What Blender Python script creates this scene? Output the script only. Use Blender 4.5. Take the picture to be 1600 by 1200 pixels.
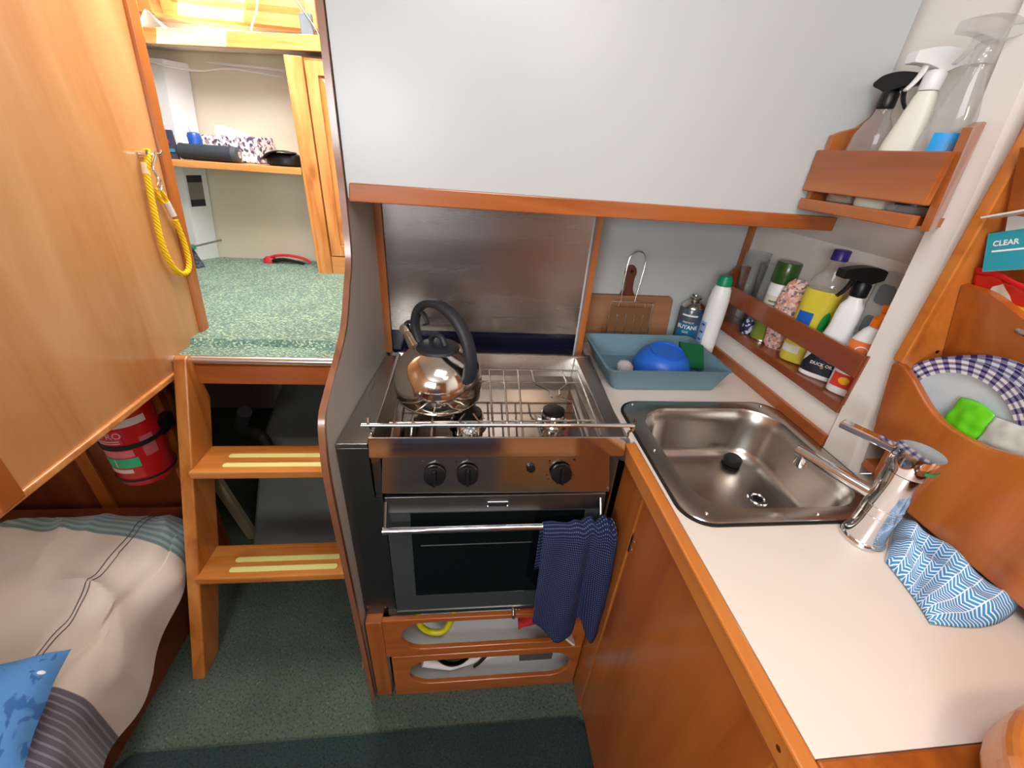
import bpy, bmesh, math, random
from mathutils import Vector, Matrix, noise
random.seed(7)
for _o in list(bpy.data.objects): bpy.data.objects.remove(_o)
SC = bpy.context.scene
COL = SC.collection
PI = math.pi
# ------------------------------------------------------------------ camera
cam_d = bpy.data.cameras.new('camera'); cam = bpy.data.objects.new('camera', cam_d); COL.objects.link(cam)
cam_d.sensor_fit = 'HORIZONTAL'; cam_d.sensor_width = 36.0
cam_d.lens = 36.0 * 645.74 / 1600.0
cam_d.clip_start = 0.02; cam_d.clip_end = 60
_M = [[0.993209, 0.012869, 0.115630], [-0.094029, -0.496514, 0.862921], [0.068516, -0.867934, -0.491932]]
# columns of _M are camera right, down and forward in the world
_r = Vector((_M[0][0], _M[1][0], _M[2][0])); _d = Vector((_M[0][1], _M[1][1], _M[2][1])); _f = Vector((_M[0][2], _M[1][2], _M[2][2]))
cam.matrix_world = Matrix(((_r.x, -_d.x, -_f.x, 0.0), (_r.y, -_d.y, -_f.y, 0.0), (_r.z, -_d.z, -_f.z, 1.414), (0, 0, 0, 1)))
SC.camera = cam
# ------------------------------------------------------------------ view, world, lights
SC.view_settings.view_transform = 'Standard'; SC.view_settings.look = 'None'
SC.view_settings.exposure = 0.22; SC.view_settings.gamma = 1.0; SC.view_settings.use_curve_mapping = False
W = bpy.data.worlds.new('sky'); SC.world = W; W.use_nodes = True
bg = W.node_tree.nodes['Background']; bg.inputs[0].default_value = (0.80, 0.90, 1.0, 1); bg.inputs[1].default_value = 1.6

def area(name, loc, target, sx, sy, watt, col=(1, 1, 1), spread=180):
    d = bpy.data.lights.new(name, 'AREA'); d.shape = 'RECTANGLE'; d.size = sx; d.size_y = sy
    d.energy = watt; d.color = col; d.spread = math.radians(spread)
    o = bpy.data.objects.new(name, d); COL.objects.link(o); o.location = loc
    o.rotation_euler = (Vector(target) - Vector(loc)).to_track_quat('-Z', 'Y').to_euler()
    return o
area('companionway_daylight', (-0.62, 1.52, 2.02), (-0.60, 1.60, 0.85), 0.75, 0.55, 20, (1.0, 0.97, 0.92))
area('overhead_fill', (0.10, 0.12, 1.90), (0.22, 0.50, 0.9), 0.46, 0.46, 6.0, (0.97, 0.98, 1.0))  # added soft fill below the closed ceiling; no hatch there
area('cabin_window_daylight', (-0.66, -1.10, 1.55), (0.70, 0.80, 1.05), 0.9, 0.36, 25, (0.93, 0.98, 1.0))
area('warm_overhead_light', (0.45, -0.35, 1.88), (0.45, 0.30, 0.4), 0.16, 0.16, 2.6, (1.0, 0.84, 0.62))  # small warm area light out of view, no fitting modelled
sun_d = bpy.data.lights.new('sun', 'SUN'); sun_d.energy = 60.0; sun_d.angle = math.radians(0.6); sun_d.color = (1.0, 0.95, 0.85)
sun = bpy.data.objects.new('sun', sun_d); COL.objects.link(sun)
sun.rotation_euler = Vector((-0.25, 0.50, -0.83)).to_track_quat('-Z', 'Y').to_euler(); sun.location = (0.5, 0.5, 3)

# ------------------------------------------------------------------ materials
def srgb(r, g, b):
    f = lambda c: (c / 255.0) / 12.92 if c / 255.0 <= 0.04045 else (((c / 255.0) + 0.055) / 1.055) ** 2.4
    return (f(r), f(g), f(b), 1.0)
def newmat(name):
    m = bpy.data.materials.new(name); m.use_nodes = True
    return m, m.node_tree.nodes, m.node_tree.links, m.node_tree.nodes['Principled BSDF']
def plain(name, col, rough=0.5, metal=0.0, coat=0.0, bump=0.0, bscale=60.0, var=0.0, vscale=8.0, spec=0.5, trans=0.0, ior=1.45, alpha=1.0, sheen=0.0):
    m, N, L, B = newmat(name)
    B.inputs['Base Color'].default_value = col; B.inputs['Roughness'].default_value = rough; B.inputs['Metallic'].default_value = metal
    B.inputs['Coat Weight'].default_value = coat; B.inputs['Coat Roughness'].default_value = 0.12
    B.inputs['Specular IOR Level'].default_value = spec; B.inputs['IOR'].default_value = ior
    B.inputs['Transmission Weight'].default_value = trans; B.inputs['Alpha'].default_value = alpha
    B.inputs['Sheen Weight'].default_value = sheen
    tc = N.new('ShaderNodeTexCoord')
    if var > 0:
        n = N.new('ShaderNodeTexNoise'); n.inputs['Scale'].default_value = vscale; n.inputs['Detail'].default_value = 5
        L.new(tc.outputs['Object'], n.inputs['Vector'])
        r = N.new('ShaderNodeValToRGB'); r.color_ramp.elements[0].position = 0.3; r.color_ramp.elements[1].position = 0.7
        r.color_ramp.elements[0].color = tuple(c * (1 - var) for c in col[:3]) + (1,)
        r.color_ramp.elements[1].color = tuple(min(1, c * (1 + var)) for c in col[:3]) + (1,)
        L.new(n.outputs['Fac'], r.inputs['Fac']); L.new(r.outputs['Color'], B.inputs['Base Color'])
    if bump > 0:
        n2 = N.new('ShaderNodeTexNoise'); n2.inputs['Scale'].default_value = bscale; n2.inputs['Detail'].default_value = 4
        L.new(tc.outputs['Object'], n2.inputs['Vector'])
        b = N.new('ShaderNodeBump'); b.inputs['Strength'].default_value = bump; b.inputs['Distance'].default_value = 0.004
        L.new(n2.outputs['Fac'], b.inputs['Height']); L.new(b.outputs['Normal'], B.inputs['Normal'])
    return m
def wood(name, light, mid, dark, grain='Y', scale=1.0, rough=0.28, coat=0.45, knots=0.0):
    """varnished timber; grain runs along the given axis"""
    m, N, L, B = newmat(name)
    tc = N.new('ShaderNodeTexCoord'); mp = N.new('ShaderNodeMapping')
    s = [14.0, 14.0, 14.0]; s['XYZ'.index(grain)] = 1.3
    mp.inputs['Scale'].default_value = [v * scale for v in s]
    L.new(tc.outputs['Object'], mp.inputs['Vector'])
    n = N.new('ShaderNodeTexNoise'); n.inputs['Scale'].default_value = 1.0; n.inputs['Detail'].default_value = 7; n.inputs['Roughness'].default_value = 0.6; n.inputs['Distortion'].default_value = 0.9
    L.new(mp.outputs['Vector'], n.inputs['Vector'])
    r = N.new('ShaderNodeValToRGB'); e = r.color_ramp.elements
    e[0].position = 0.28; e[0].color = dark; e[1].position = 0.74; e[1].color = light
    x = e.new(0.48); x.color = mid
    L.new(n.outputs['Fac'], r.inputs['Fac'])
    n2 = N.new('ShaderNodeTexNoise'); n2.inputs['Scale'].default_value = 2.2; n2.inputs['Detail'].default_value = 3
    L.new(tc.outputs['Object'], n2.inputs['Vector'])
    mx = N.new('ShaderNodeMix'); mx.data_type = 'RGBA'; mx.blend_type = 'MULTIPLY'; mx.inputs[0].default_value = 0.35
    r2 = N.new('ShaderNodeValToRGB'); r2.color_ramp.elements[0].color = (0.72, 0.68, 0.62, 1); r2.color_ramp.elements[0].position = 0.3
    r2.color_ramp.elements[1].position = 0.65
    L.new(n2.outputs['Fac'], r2.inputs['Fac'])
    L.new(r.outputs['Color'], mx.inputs[6]); L.new(r2.outputs['Color'], mx.inputs[7])
    last = mx.outputs[2]
    if knots > 0:
        mk = N.new('ShaderNodeMapping'); ks = [7.0, 7.0, 7.0]; ks['XYZ'.index(grain)] = 3.2
        mk.inputs['Scale'].default_value = ks; mk.inputs['Location'].default_value = (0.4, 0.0, 0.25)
        L.new(tc.outputs['Object'], mk.inputs['Vector'])
        v = N.new('ShaderNodeTexVoronoi'); v.inputs['Scale'].default_value = 1.0
        L.new(mk.outputs['Vector'], v.inputs['Vector'])
        rk = N.new('ShaderNodeValToRGB'); rk.color_ramp.elements[0].color = (0.35, 0.16, 0.06, 1); rk.color_ramp.elements[0].position = 0.05
        rk.color_ramp.elements[1].position = 0.16
        L.new(v.outputs['Distance'], rk.inputs['Fac'])
        m3 = N.new('ShaderNodeMix'); m3.data_type = 'RGBA'; m3.blend_type = 'MULTIPLY'; m3.inputs[0].default_value = knots
        L.new(last, m3.inputs[6]); L.new(rk.outputs['Color'], m3.inputs[7]); last = m3.outputs[2]
    L.new(last, B.inputs['Base Color'])
    b = N.new('ShaderNodeBump'); b.inputs['Strength'].default_value = 0.06; b.inputs['Distance'].default_value = 0.002
    L.new(n.outputs['Fac'], b.inputs['Height']); L.new(b.outputs['Normal'], B.inputs['Normal'])
    B.inputs['Roughness'].default_value = rough; B.inputs['Coat Weight'].default_value = coat; B.inputs['Coat Roughness'].default_value = 0.15
    return m
def steel(name, col=(0.55, 0.53, 0.51, 1), rough=0.28, brush='X', amt=0.12, smear=0.0):
    m, N, L, B = newmat(name)
    B.inputs['Metallic'].default_value = 1.0; B.inputs['Base Color'].default_value = col
    tc = N.new('ShaderNodeTexCoord'); mp = N.new('ShaderNodeMapping')
    s = [260.0, 260.0, 260.0]; s['XYZ'.index(brush)] = 3.0; mp.inputs['Scale'].default_value = s
    L.new(tc.outputs['Object'], mp.inputs['Vector'])
    n = N.new('ShaderNodeTexNoise'); n.inputs['Scale'].default_value = 1.0; n.inputs['Detail'].default_value = 3
    L.new(mp.outputs['Vector'], n.inputs['Vector'])
    mr = N.new('ShaderNodeMapRange'); mr.inputs['To Min'].default_value = max(0.03, rough - amt); mr.inputs['To Max'].default_value = rough + amt
    L.new(n.outputs['Fac'], mr.inputs['Value'])
    n2 = N.new('ShaderNodeTexNoise'); n2.inputs['Scale'].default_value = 5; n2.inputs['Detail'].default_value = 4
    mp2 = N.new('ShaderNodeMapping'); s2 = [3.0, 3.0, 3.0]; s2['XYZ'.index(brush)] = 0.5; mp2.inputs['Scale'].default_value = s2
    L.new(tc.outputs['Object'], mp2.inputs['Vector']); L.new(mp2.outputs['Vector'], n2.inputs['Vector'])
    ad = N.new('ShaderNodeMath'); ad.operation = 'MULTIPLY_ADD'; ad.inputs[1].default_value = smear
    L.new(n2.outputs['Fac'], ad.inputs[0]); L.new(mr.outputs['Result'], ad.inputs[2]); L.new(ad.outputs[0], B.inputs['Roughness'])
    return m
def carpet(name, base, dark, fleck, fscale=160.0, fthr=0.66, stretch=(1, 1, 1)):
    m, N, L, B = newmat(name)
    tc = N.new('ShaderNodeTexCoord'); mp = N.new('ShaderNodeMapping'); mp.inputs['Scale'].default_value = stretch
    mp.inputs['Rotation'].default_value = (0, 0, 0.5)
    L.new(tc.outputs['Object'], mp.inputs['Vector'])
    n = N.new('ShaderNodeTexNoise'); n.inputs['Scale'].default_value = fscale; n.inputs['Detail'].default_value = 2
    L.new(mp.outputs['Vector'], n.inputs['Vector'])
    r = N.new('ShaderNodeValToRGB'); e = r.color_ramp.elements
    e[0].position = 0.36; e[0].color = dark; e[1].position = fthr + 0.05; e[1].color = fleck
    a = e.new(0.47); a.color = base; c = e.new(fthr - 0.03); c.color = base
    L.new(n.outputs['Fac'], r.inputs['Fac'])
    n2 = N.new('ShaderNodeTexNoise'); n2.inputs['Scale'].default_value = 7; n2.inputs['Detail'].default_value = 4
    L.new(tc.outputs['Object'], n2.inputs['Vector'])
    r2 = N.new('ShaderNodeValToRGB'); r2.color_ramp.elements[0].color = (0.7, 0.7, 0.7, 1); r2.color_ramp.elements[0].position = 0.35; r2.color_ramp.elements[1].position = 0.62
    L.new(n2.outputs['Fac'], r2.inputs['Fac'])
    mx = N.new('ShaderNodeMix'); mx.data_type = 'RGBA'; mx.blend_type = 'MULTIPLY'; mx.inputs[0].default_value = 0.6
    L.new(r.outputs['Color'], mx.inputs[6]); L.new(r2.outputs['Color'], mx.inputs[7]); L.new(mx.outputs[2], B.inputs['Base Color'])
    b = N.new('ShaderNodeBump'); b.inputs['Strength'].default_value = 0.5; b.inputs['Distance'].default_value = 0.003
    L.new(n.outputs['Fac'], b.inputs['Height']); L.new(b.outputs['Normal'], B.inputs['Normal'])
    B.inputs['Roughness'].default_value = 0.95; B.inputs['Specular IOR Level'].default_value = 0.2; B.inputs['Sheen Weight'].default_value = 0.2
    return m
def dots(name, base, dot, scale=90.0, thr=0.22, rough=0.9):
    """woven cloth with a regular grid of small pale stitches, using generated object space"""
    m, N, L, B = newmat(name)
    tc = N.new('ShaderNodeTexCoord'); v = N.new('ShaderNodeTexVoronoi'); v.inputs['Scale'].default_value = scale; v.inputs['Randomness'].default_value = 0.0
    L.new(tc.outputs['UV'], v.inputs['Vector'])
    r = N.new('ShaderNodeValToRGB'); r.color_ramp.interpolation = 'LINEAR'
    r.color_ramp.elements[0].position = thr; r.color_ramp.elements[0].color = dot
    r.color_ramp.elements[1].position = thr + 0.08; r.color_ramp.elements[1].color = base
    L.new(v.outputs['Distance'], r.inputs['Fac']); L.new(r.outputs['Color'], B.inputs['Base Color'])
    B.inputs['Roughness'].default_value = rough; B.inputs['Specular IOR Level'].default_value = 0.1
    return m
def speckle(name, cols, scale=60.0, rough=0.6, coord='Object'):
    m, N, L, B = newmat(name)
    tc = N.new('ShaderNodeTexCoord'); v = N.new('ShaderNodeTexVoronoi'); v.inputs['Scale'].default_value = scale
    L.new(tc.outputs[coord], v.inputs['Vector'])
    sp = N.new('ShaderNodeSeparateColor'); L.new(v.outputs['Color'], sp.inputs[0])
    r = N.new('ShaderNodeValToRGB'); r.color_ramp.interpolation = 'CONSTANT'
    e = r.color_ramp.elements
    e[0].position = 0.0; e[0].color = cols[0]; e[1].position = 1.0 / len(cols); e[1].color = cols[1]
    for i in range(2, len(cols)):
        x = e.new(i / len(cols)); x.color = cols[i]
    L.new(sp.outputs[0], r.inputs['Fac']); L.new(r.outputs['Color'], B.inputs['Base Color']); B.inputs['Roughness'].default_value = rough
    return m
def stripes(name, c1, c2, axis='Z', freq=100.0, duty=0.5, rough=0.6, coord='Object'):
    m, N, L, B = newmat(name)
    tc = N.new('ShaderNodeTexCoord'); s = N.new('ShaderNodeSeparateXYZ'); L.new(tc.outputs[coord], s.inputs[0])
    mu = N.new('ShaderNodeMath'); mu.operation = 'MULTIPLY'; mu.inputs[1].default_value = freq; L.new(s.outputs['XYZ'.index(axis)], mu.inputs[0])
    fr = N.new('ShaderNodeMath'); fr.operation = 'FRACT'; L.new(mu.outputs[0], fr.inputs[0])
    gt = N.new('ShaderNodeMath'); gt.operation = 'GREATER_THAN'; gt.inputs[1].default_value = duty; L.new(fr.outputs[0], gt.inputs[0])
    mx = N.new('ShaderNodeMix'); mx.data_type = 'RGBA'; mx.inputs[6].default_value = c1; mx.inputs[7].default_value = c2
    L.new(gt.outputs[0], mx.inputs[0]); L.new(mx.outputs[2], B.inputs['Base Color']); B.inputs['Roughness'].default_value = rough
    return m

M = {}
# honey pine of the companionway joinery, orange cherry of the galley joinery
M['pine_z'] = wood('pine_upright', srgb(232, 172, 108), srgb(216, 142, 78), srgb(184, 104, 50), 'Z', 1.6, knots=0.6)
M['pine_x'] = wood('pine_across', srgb(232, 174, 112), srgb(216, 144, 80), srgb(186, 108, 52), 'X', 1.6)
M['ladder_z'] = wood('ladder_timber_upright', srgb(206, 138, 66), srgb(186, 112, 46), srgb(150, 80, 28), 'Z', 1.4, rough=0.32)
M['ladder_x'] = wood('ladder_timber_across', srgb(218, 150, 78), srgb(200, 122, 54), srgb(164, 84, 30), 'X', 1.5, rough=0.3, knots=0.25)
M['cherry_x'] = wood('cherry_across', srgb(186, 108, 50), srgb(170, 92, 38), srgb(142, 70, 26), 'X', 1.0)
M['cherry_y'] = wood('cherry_along', srgb(186, 110, 52), srgb(170, 92, 38), srgb(142, 70, 26), 'Y', 1.0)
M['cherry_z'] = wood('cherry_upright', srgb(186, 112, 54), srgb(168, 94, 40), srgb(140, 70, 26), 'Z', 1.0)
M['edge_y'] = wood('counter_edging', srgb(212, 134, 60), srgb(196, 114, 46), srgb(168, 88, 30), 'Y', 1.0)
M['edge_brown'] = wood('bulkhead_edging', srgb(158, 108, 80), srgb(138, 90, 64), srgb(108, 66, 44), 'Z', 1.0)
M['mahog_y'] = wood('mahogany_along', srgb(158, 84, 46), srgb(140, 68, 34), srgb(110, 50, 24), 'Y', 1.0)
M['ply_z'] = wood('varnished_ply_upright', srgb(212, 164, 116), srgb(198, 143, 92), srgb(176, 115, 64), 'Z', 0.55, rough=0.3)
M['door_z'] = wood('varnished_ply_door', srgb(192, 112, 46), srgb(172, 92, 32), srgb(138, 66, 18), 'Z', 0.7, rough=0.3)
M['dark_z'] = wood('dark_timber', srgb(138, 70, 32), srgb(112, 52, 22), srgb(80, 34, 14), 'Z', 0.8)
M['board_x'] = wood('chopping_board_timber', srgb(168, 120, 84), srgb(150, 102, 66), srgb(122, 78, 48), 'X', 1.2, rough=0.6, coat=0.0)
M['walnut_z'] = wood('walnut_handle', srgb(120, 66, 38), srgb(98, 50, 26), srgb(66, 30, 16), 'Z', 1.5, rough=0.4, coat=0.1)
M['white_paint'] = plain('white_gloss_paint', srgb(190, 194, 195), 0.32, bump=0.05, bscale=30, var=0.02, vscale=3)
M['hull_paint'] = plain('hull_white_paint', srgb(236, 231, 224), 0.4, bump=0.05, bscale=20)
M['bulk_paint'] = plain('bulkhead_laminate', srgb(176, 170, 164), 0.38, bump=0.03)
M['counter'] = plain('cream_laminate', srgb(226, 214, 204), 0.33, var=0.015, vscale=4, bump=0.02, bscale=300)
M['cream'] = plain('cream_hull_paint', srgb(222, 215, 197), 0.55, bump=0.08, bscale=14, var=0.03, vscale=5)
M['ceiling'] = plain('ceiling_white', srgb(225, 225, 222), 0.6)
M['carpet_dark'] = carpet('green_floor_carpet', srgb(78, 90, 78), srgb(56, 66, 60), srgb(132, 138, 112), 170.0, 0.70)
M['carpet_light'] = carpet('green_sole_carpet', srgb(100, 134, 124), srgb(76, 110, 104), srgb(190, 204, 166), 130.0, 0.575, (1.0, 2.2, 1.0))
M['mat'] = carpet('dark_door_mat', srgb(38, 54, 54), srgb(24, 36, 38), srgb(60, 76, 72), 220.0, 0.7)
M['steel_x'] = steel('brushed_steel_across', (0.56, 0.53, 0.50, 1), 0.20, 'X', 0.07)
M['steel_y'] = steel('brushed_steel_along', (0.46, 0.43, 0.40, 1), 0.28, 'Y', 0.02)
M['steel_splash'] = steel('splashback_steel', (0.34, 0.315, 0.30, 1), 0.20, 'X', 0.015, 0.14)
M['steel_sink'] = steel('sink_steel', (0.54, 0.50, 0.46, 1), 0.27, 'Y', 0.0)
M['steel_dark'] = steel('dull_grey_steel', (0.20, 0.20, 0.20, 1), 0.34, 'Z', 0.06)
M['steel_kettle'] = steel('kettle_steel', (0.66, 0.61, 0.56, 1), 0.12, 'Z', 0.02)
M['chrome'] = plain('chrome', (0.78, 0.78, 0.80, 1), 0.06, 1.0)
M['wire'] = plain('steel_wire', (0.58, 0.50, 0.44, 1), 0.25, 1.0)
M['alu'] = plain('aluminium_edge', (0.72, 0.70, 0.70, 1), 0.28, 1.0)
M['black'] = plain('black_plastic', srgb(15, 15, 18), 0.38)
M['black_soft'] = plain('charcoal_grip', srgb(38, 40, 46), 0.5)
M['black_rubber'] = plain('black_rubber', srgb(18, 18, 18), 0.6)
M['glass_dark'] = plain('oven_glass', srgb(10, 13, 15), 0.08, spec=0.5, coat=0.3)
M['oven_grey'] = plain('oven_door_grey', srgb(58, 62, 62), 0.22, coat=0.4)
M['white_plastic'] = plain('white_plastic', srgb(232, 232, 232), 0.35)
M['offwhite'] = plain('off_white_card', srgb(214, 210, 198), 0.6)
M['black_print'] = plain('black_print', srgb(22, 22, 24), 0.5)
M['white_print'] = plain('white_print', srgb(235, 235, 235), 0.5)
M['navy'] = plain('navy_plastic', srgb(16, 22, 52), 0.35)
def thin_clear(name, tint, ior=1.45, rough=0.03, base=0.03, haze=0.0, hcol=(0.8, 0.8, 0.8, 1)):
    """thin clear wall: passes light straight through and mirrors more at grazing angles"""
    m, N, L, B = newmat(name); N.remove(B); out = N['Material Output']
    tr = N.new('ShaderNodeBsdfTransparent'); tr.inputs[0].default_value = tint
    gl = N.new('ShaderNodeBsdfGlossy'); gl.inputs['Roughness'].default_value = rough
    fr = N.new('ShaderNodeLayerWeight'); fr.inputs[0].default_value = 0.25
    ad = N.new('ShaderNodeMath'); ad.operation = 'MULTIPLY_ADD'; ad.inputs[1].default_value = 0.55; ad.inputs[2].default_value = base; L.new(fr.outputs['Facing'], ad.inputs[0])
    mx = N.new('ShaderNodeMixShader'); L.new(ad.outputs[0], mx.inputs[0]); L.new(tr.outputs[0], mx.inputs[1]); L.new(gl.outputs[0], mx.inputs[2])
    last = mx.outputs[0]
    if haze > 0:
        df = N.new('ShaderNodeBsdfDiffuse'); df.inputs[0].default_value = hcol
        m2 = N.new('ShaderNodeMixShader'); m2.inputs[0].default_value = haze; L.new(last, m2.inputs[1]); L.new(df.outputs[0], m2.inputs[2]); last = m2.outputs[0]
    L.new(last, out.inputs[0]); return m
M['glass'] = thin_clear('clear_glass', (0.96, 0.98, 0.98, 1), haze=0.02, base=0.015)
M['clear_plastic'] = thin_clear('clear_plastic', (0.90, 0.90, 0.90, 1), haze=0.14)
M['glow_strip'] = plain('pale_yellow_grip_tape', srgb(226, 224, 142), 0.7, bump=0.2, bscale=400)
M['yellow'] = plain('yellow_rope', srgb(246, 196, 10), 0.55)
M['yellow_hose'] = plain('yellow_hose', srgb(196, 190, 20), 0.4)
M['red'] = plain('red_enamel', srgb(176, 20, 26), 0.3, coat=0.4)
M['white'] = M['white_plastic']
M['green_cap'] = plain('emerald_plastic', srgb(8, 138, 92), 0.35)
M['dark_green'] = plain('dark_green_plastic', srgb(42, 78, 28), 0.3, coat=0.3)
M['tray'] = plain('blue_grey_plastic', srgb(98, 132, 148), 0.5)
M['bowl'] = plain('bright_blue_plastic', srgb(38, 104, 206), 0.35)
M['orange'] = plain('orange_plastic', srgb(238, 120, 12), 0.35)
M['purple'] = plain('purple_cap_plastic', srgb(50, 36, 120), 0.35)
M['steel_plain'] = plain('plain_steel', (0.6, 0.58, 0.56, 1), 0.22, 1.0)

# ------------------------------------------------------------------ mesh helpers
def B_(): return bmesh.new()
def add_box(bm, x0, x1, y0, y1, z0, z1, mi=0):
    vs = [bm.verts.new(p) for p in ((x0, y0, z0), (x1, y0, z0), (x1, y1, z0), (x0, y1, z0), (x0, y0, z1), (x1, y0, z1), (x1, y1, z1), (x0, y1, z1))]
    for f in ((0, 3, 2, 1), (4, 5, 6, 7), (0, 1, 5, 4), (1, 2, 6, 5), (2, 3, 7, 6), (3, 0, 4, 7)):
        bm.faces.new([vs[i] for i in f]).material_index = mi
    return bm
def box(x0, x1, y0, y1, z0, z1): return add_box(B_(), x0, x1, y0, y1, z0, z1)
def add_hexa(bm, pts):
    vs = [bm.verts.new(p) for p in pts]
    for f in ((0, 3, 2, 1), (4, 5, 6, 7), (0, 1, 5, 4), (1, 2, 6, 5), (2, 3, 7, 6), (3, 0, 4, 7)):
        bm.faces.new([vs[i] for i in f])
    return bm
def prism(poly, fn0, fn1, bm=None):
    """closed outline -> solid; fn0/fn1 map a 2-D point to the two end faces"""
    bm = bm or B_()
    a = [bm.verts.new(fn0(*p)) for p in poly]; b = [bm.verts.new(fn1(*p)) for p in poly]
    n = len(poly)
    bm.faces.new(a); bm.faces.new(b[::-1])
    for i in range(n): bm.faces.new((a[i], b[i], b[(i + 1) % n], a[(i + 1) % n]))
    return bm
def ring_prism(outer, holes_pts, fn0, fn1):
    """plate with one hole: outer and hole are loops with the same number of points"""
    bm = B_(); n = len(outer)
    oa = [bm.verts.new(fn0(*p)) for p in outer]; ob = [bm.verts.new(fn1(*p)) for p in outer]
    ia = [bm.verts.new(fn0(*p)) for p in holes_pts]; ib = [bm.verts.new(fn1(*p)) for p in holes_pts]
    for i in range(n):
        j = (i + 1) % n
        bm.faces.new((oa[i], oa[j], ia[j], ia[i])); bm.faces.new((ob[i], ib[i], ib[j], ob[j]))
        bm.faces.new((oa[i], ob[i], ob[j], oa[j])); bm.faces.new((ia[i], ia[j], ib[j], ib[i]))
    return bm
def frame_of(d):
    d = d.normalized(); up = Vector((0, 0, 1)) if abs(d.z) < 0.95 else Vector((1, 0, 0))
    u = d.cross(up).normalized(); return u, d.cross(u).normalized()
def tube(pts, r, seg=10, bm=None, closed=False, cap=True):
    bm = bm or B_(); pts = [Vector(p) for p in pts]; n = len(pts); rs = r if isinstance(r, (list, tuple)) else [r] * n
    rings = []; u = None
    for i, p in enumerate(pts):
        if closed: d = pts[(i + 1) % n] - pts[i - 1]
        else: d = pts[min(i + 1, n - 1)] - pts[max(i - 1, 0)]
        d.normalize()
        if u is None: u, v = frame_of(d)
        else:
            u = (u - d * u.dot(d)); u = u.normalized() if u.length > 1e-6 else frame_of(d)[0]
            v = d.cross(u).normalized()
        rings.append([bm.verts.new(p + (u * math.cos(2 * PI * k / seg) + v * math.sin(2 * PI * k / seg)) * rs[i]) for k in range(seg)])
    m = n if closed else n - 1
    for i in range(m):
        a, b = rings[i], rings[(i + 1) % n]
        for k in range(seg): bm.faces.new((a[k], a[(k + 1) % seg], b[(k + 1) % seg], b[k]))
    if cap and not closed:
        bm.faces.new(rings[0][::-1]); bm.faces.new(rings[-1])
    return bm
def smooth_path(pts, n=8):
    pts = [Vector(p) for p in pts]; out = []
    P = [pts[0] * 2 - pts[1]] + pts + [pts[-1] * 2 - pts[-2]]
    for i in range(1, len(P) - 2):
        for k in range(n):
            t = k / n; a, b, c, d = P[i - 1], P[i], P[i + 1], P[i + 2]
            out.append(0.5 * ((2 * b) + (c - a) * t + (2 * a - 5 * b + 4 * c - d) * t * t + (3 * b - a - 3 * c + d) * t ** 3))
    out.append(pts[-1]); return out
def loft(secs, seg=40, bm=None, cap0=True, cap1=True, pw=2.0, T=None):
    """stack of super-ellipse sections (z, rx, ry[, cx, cy]) ; T maps local -> world"""
    bm = bm or B_(); rings = []
    for s in secs:
        z, rx, ry = s[:3]; cx = s[3] if len(s) > 3 else 0; cy = s[4] if len(s) > 4 else 0
        q = s[5] if len(s) > 5 else pw
        ring = []
        for k in range(seg):
            a = 2 * PI * k / seg; c, si = math.cos(a), math.sin(a)
            x = math.copysign(abs(c) ** (2 / q), c) * rx + cx; y = math.copysign(abs(si) ** (2 / q), si) * ry + cy
            p = Vector((x, y, z)); ring.append(bm.verts.new(T @ p if T else p))
        rings.append(ring)
    for a, b in zip(rings, rings[1:]):
        for k in range(seg): bm.faces.new((a[k], a[(k + 1) % seg], b[(k + 1) % seg], b[k]))
    if cap0: bm.faces.new(rings[0][::-1])
    if cap1: bm.faces.new(rings[-1])
    return bm
def lathe(prof, seg=40, bm=None, cap0=True, cap1=True, T=None):
    return loft([(z, r, r) for r, z in prof], seg, bm, cap0, cap1, 2.0, T)
def arc_patch(r, z0, z1, a0, a1, seg=16, T=None, ry=None, taper=None):
    """a printed label: a thin curved shell standing just off a round body"""
    bm = B_(); ry = ry or r; rows = []
    for (z, k) in ((z0, 1.0), (z1, taper or 1.0)):
        rows.append([(r * k * math.cos(a0 + (a1 - a0) * i / seg), ry * k * math.sin(a0 + (a1 - a0) * i / seg), z) for i in range(seg + 1)])
    vs = [[bm.verts.new(T @ Vector(p) if T else p) for p in row] for row in rows]
    for i in range(seg): bm.faces.new((vs[0][i], vs[0][i + 1], vs[1][i + 1], vs[1][i]))
    return bm
def grid(fn, nu, nv, bm=None, uv=None):
    bm = bm or B_(); vs = [[bm.verts.new(fn(i / nu, j / nv)) for j in range(nv + 1)] for i in range(nu + 1)]
    lay = bm.loops.layers.uv.new('UVMap') if uv else None
    for i in range(nu):
        for j in range(nv):
            f = bm.faces.new((vs[i][j], vs[i + 1][j], vs[i + 1][j + 1], vs[i][j + 1]))
            if lay:
                for l, (a, b) in zip(f.loops, ((i, j), (i + 1, j), (i + 1, j + 1), (i, j + 1))): l[lay].uv = (a / nu * uv[0], b / nv * uv[1])
    return bm
def rrect(x0, x1, y0, y1, r, n=6, r4=None):
    rs = r4 or (r, r, r, r); out = []
    for (cx, cy, a0, rr) in ((x1, y1, 0, rs[0]), (x0, y1, PI / 2, rs[1]), (x0, y0, PI, rs[2]), (x1, y0, 1.5 * PI, rs[3])):
        sx = -1 if cx == x1 else 1; sy = -1 if cy == y1 else 1
        for k in range(n + 1):
            a = a0 + PI / 2 * k / n; out.append((cx + sx * rr + rr * math.cos(a), cy + sy * rr + rr * math.sin(a)))
    return out
OFF = {}
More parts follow.
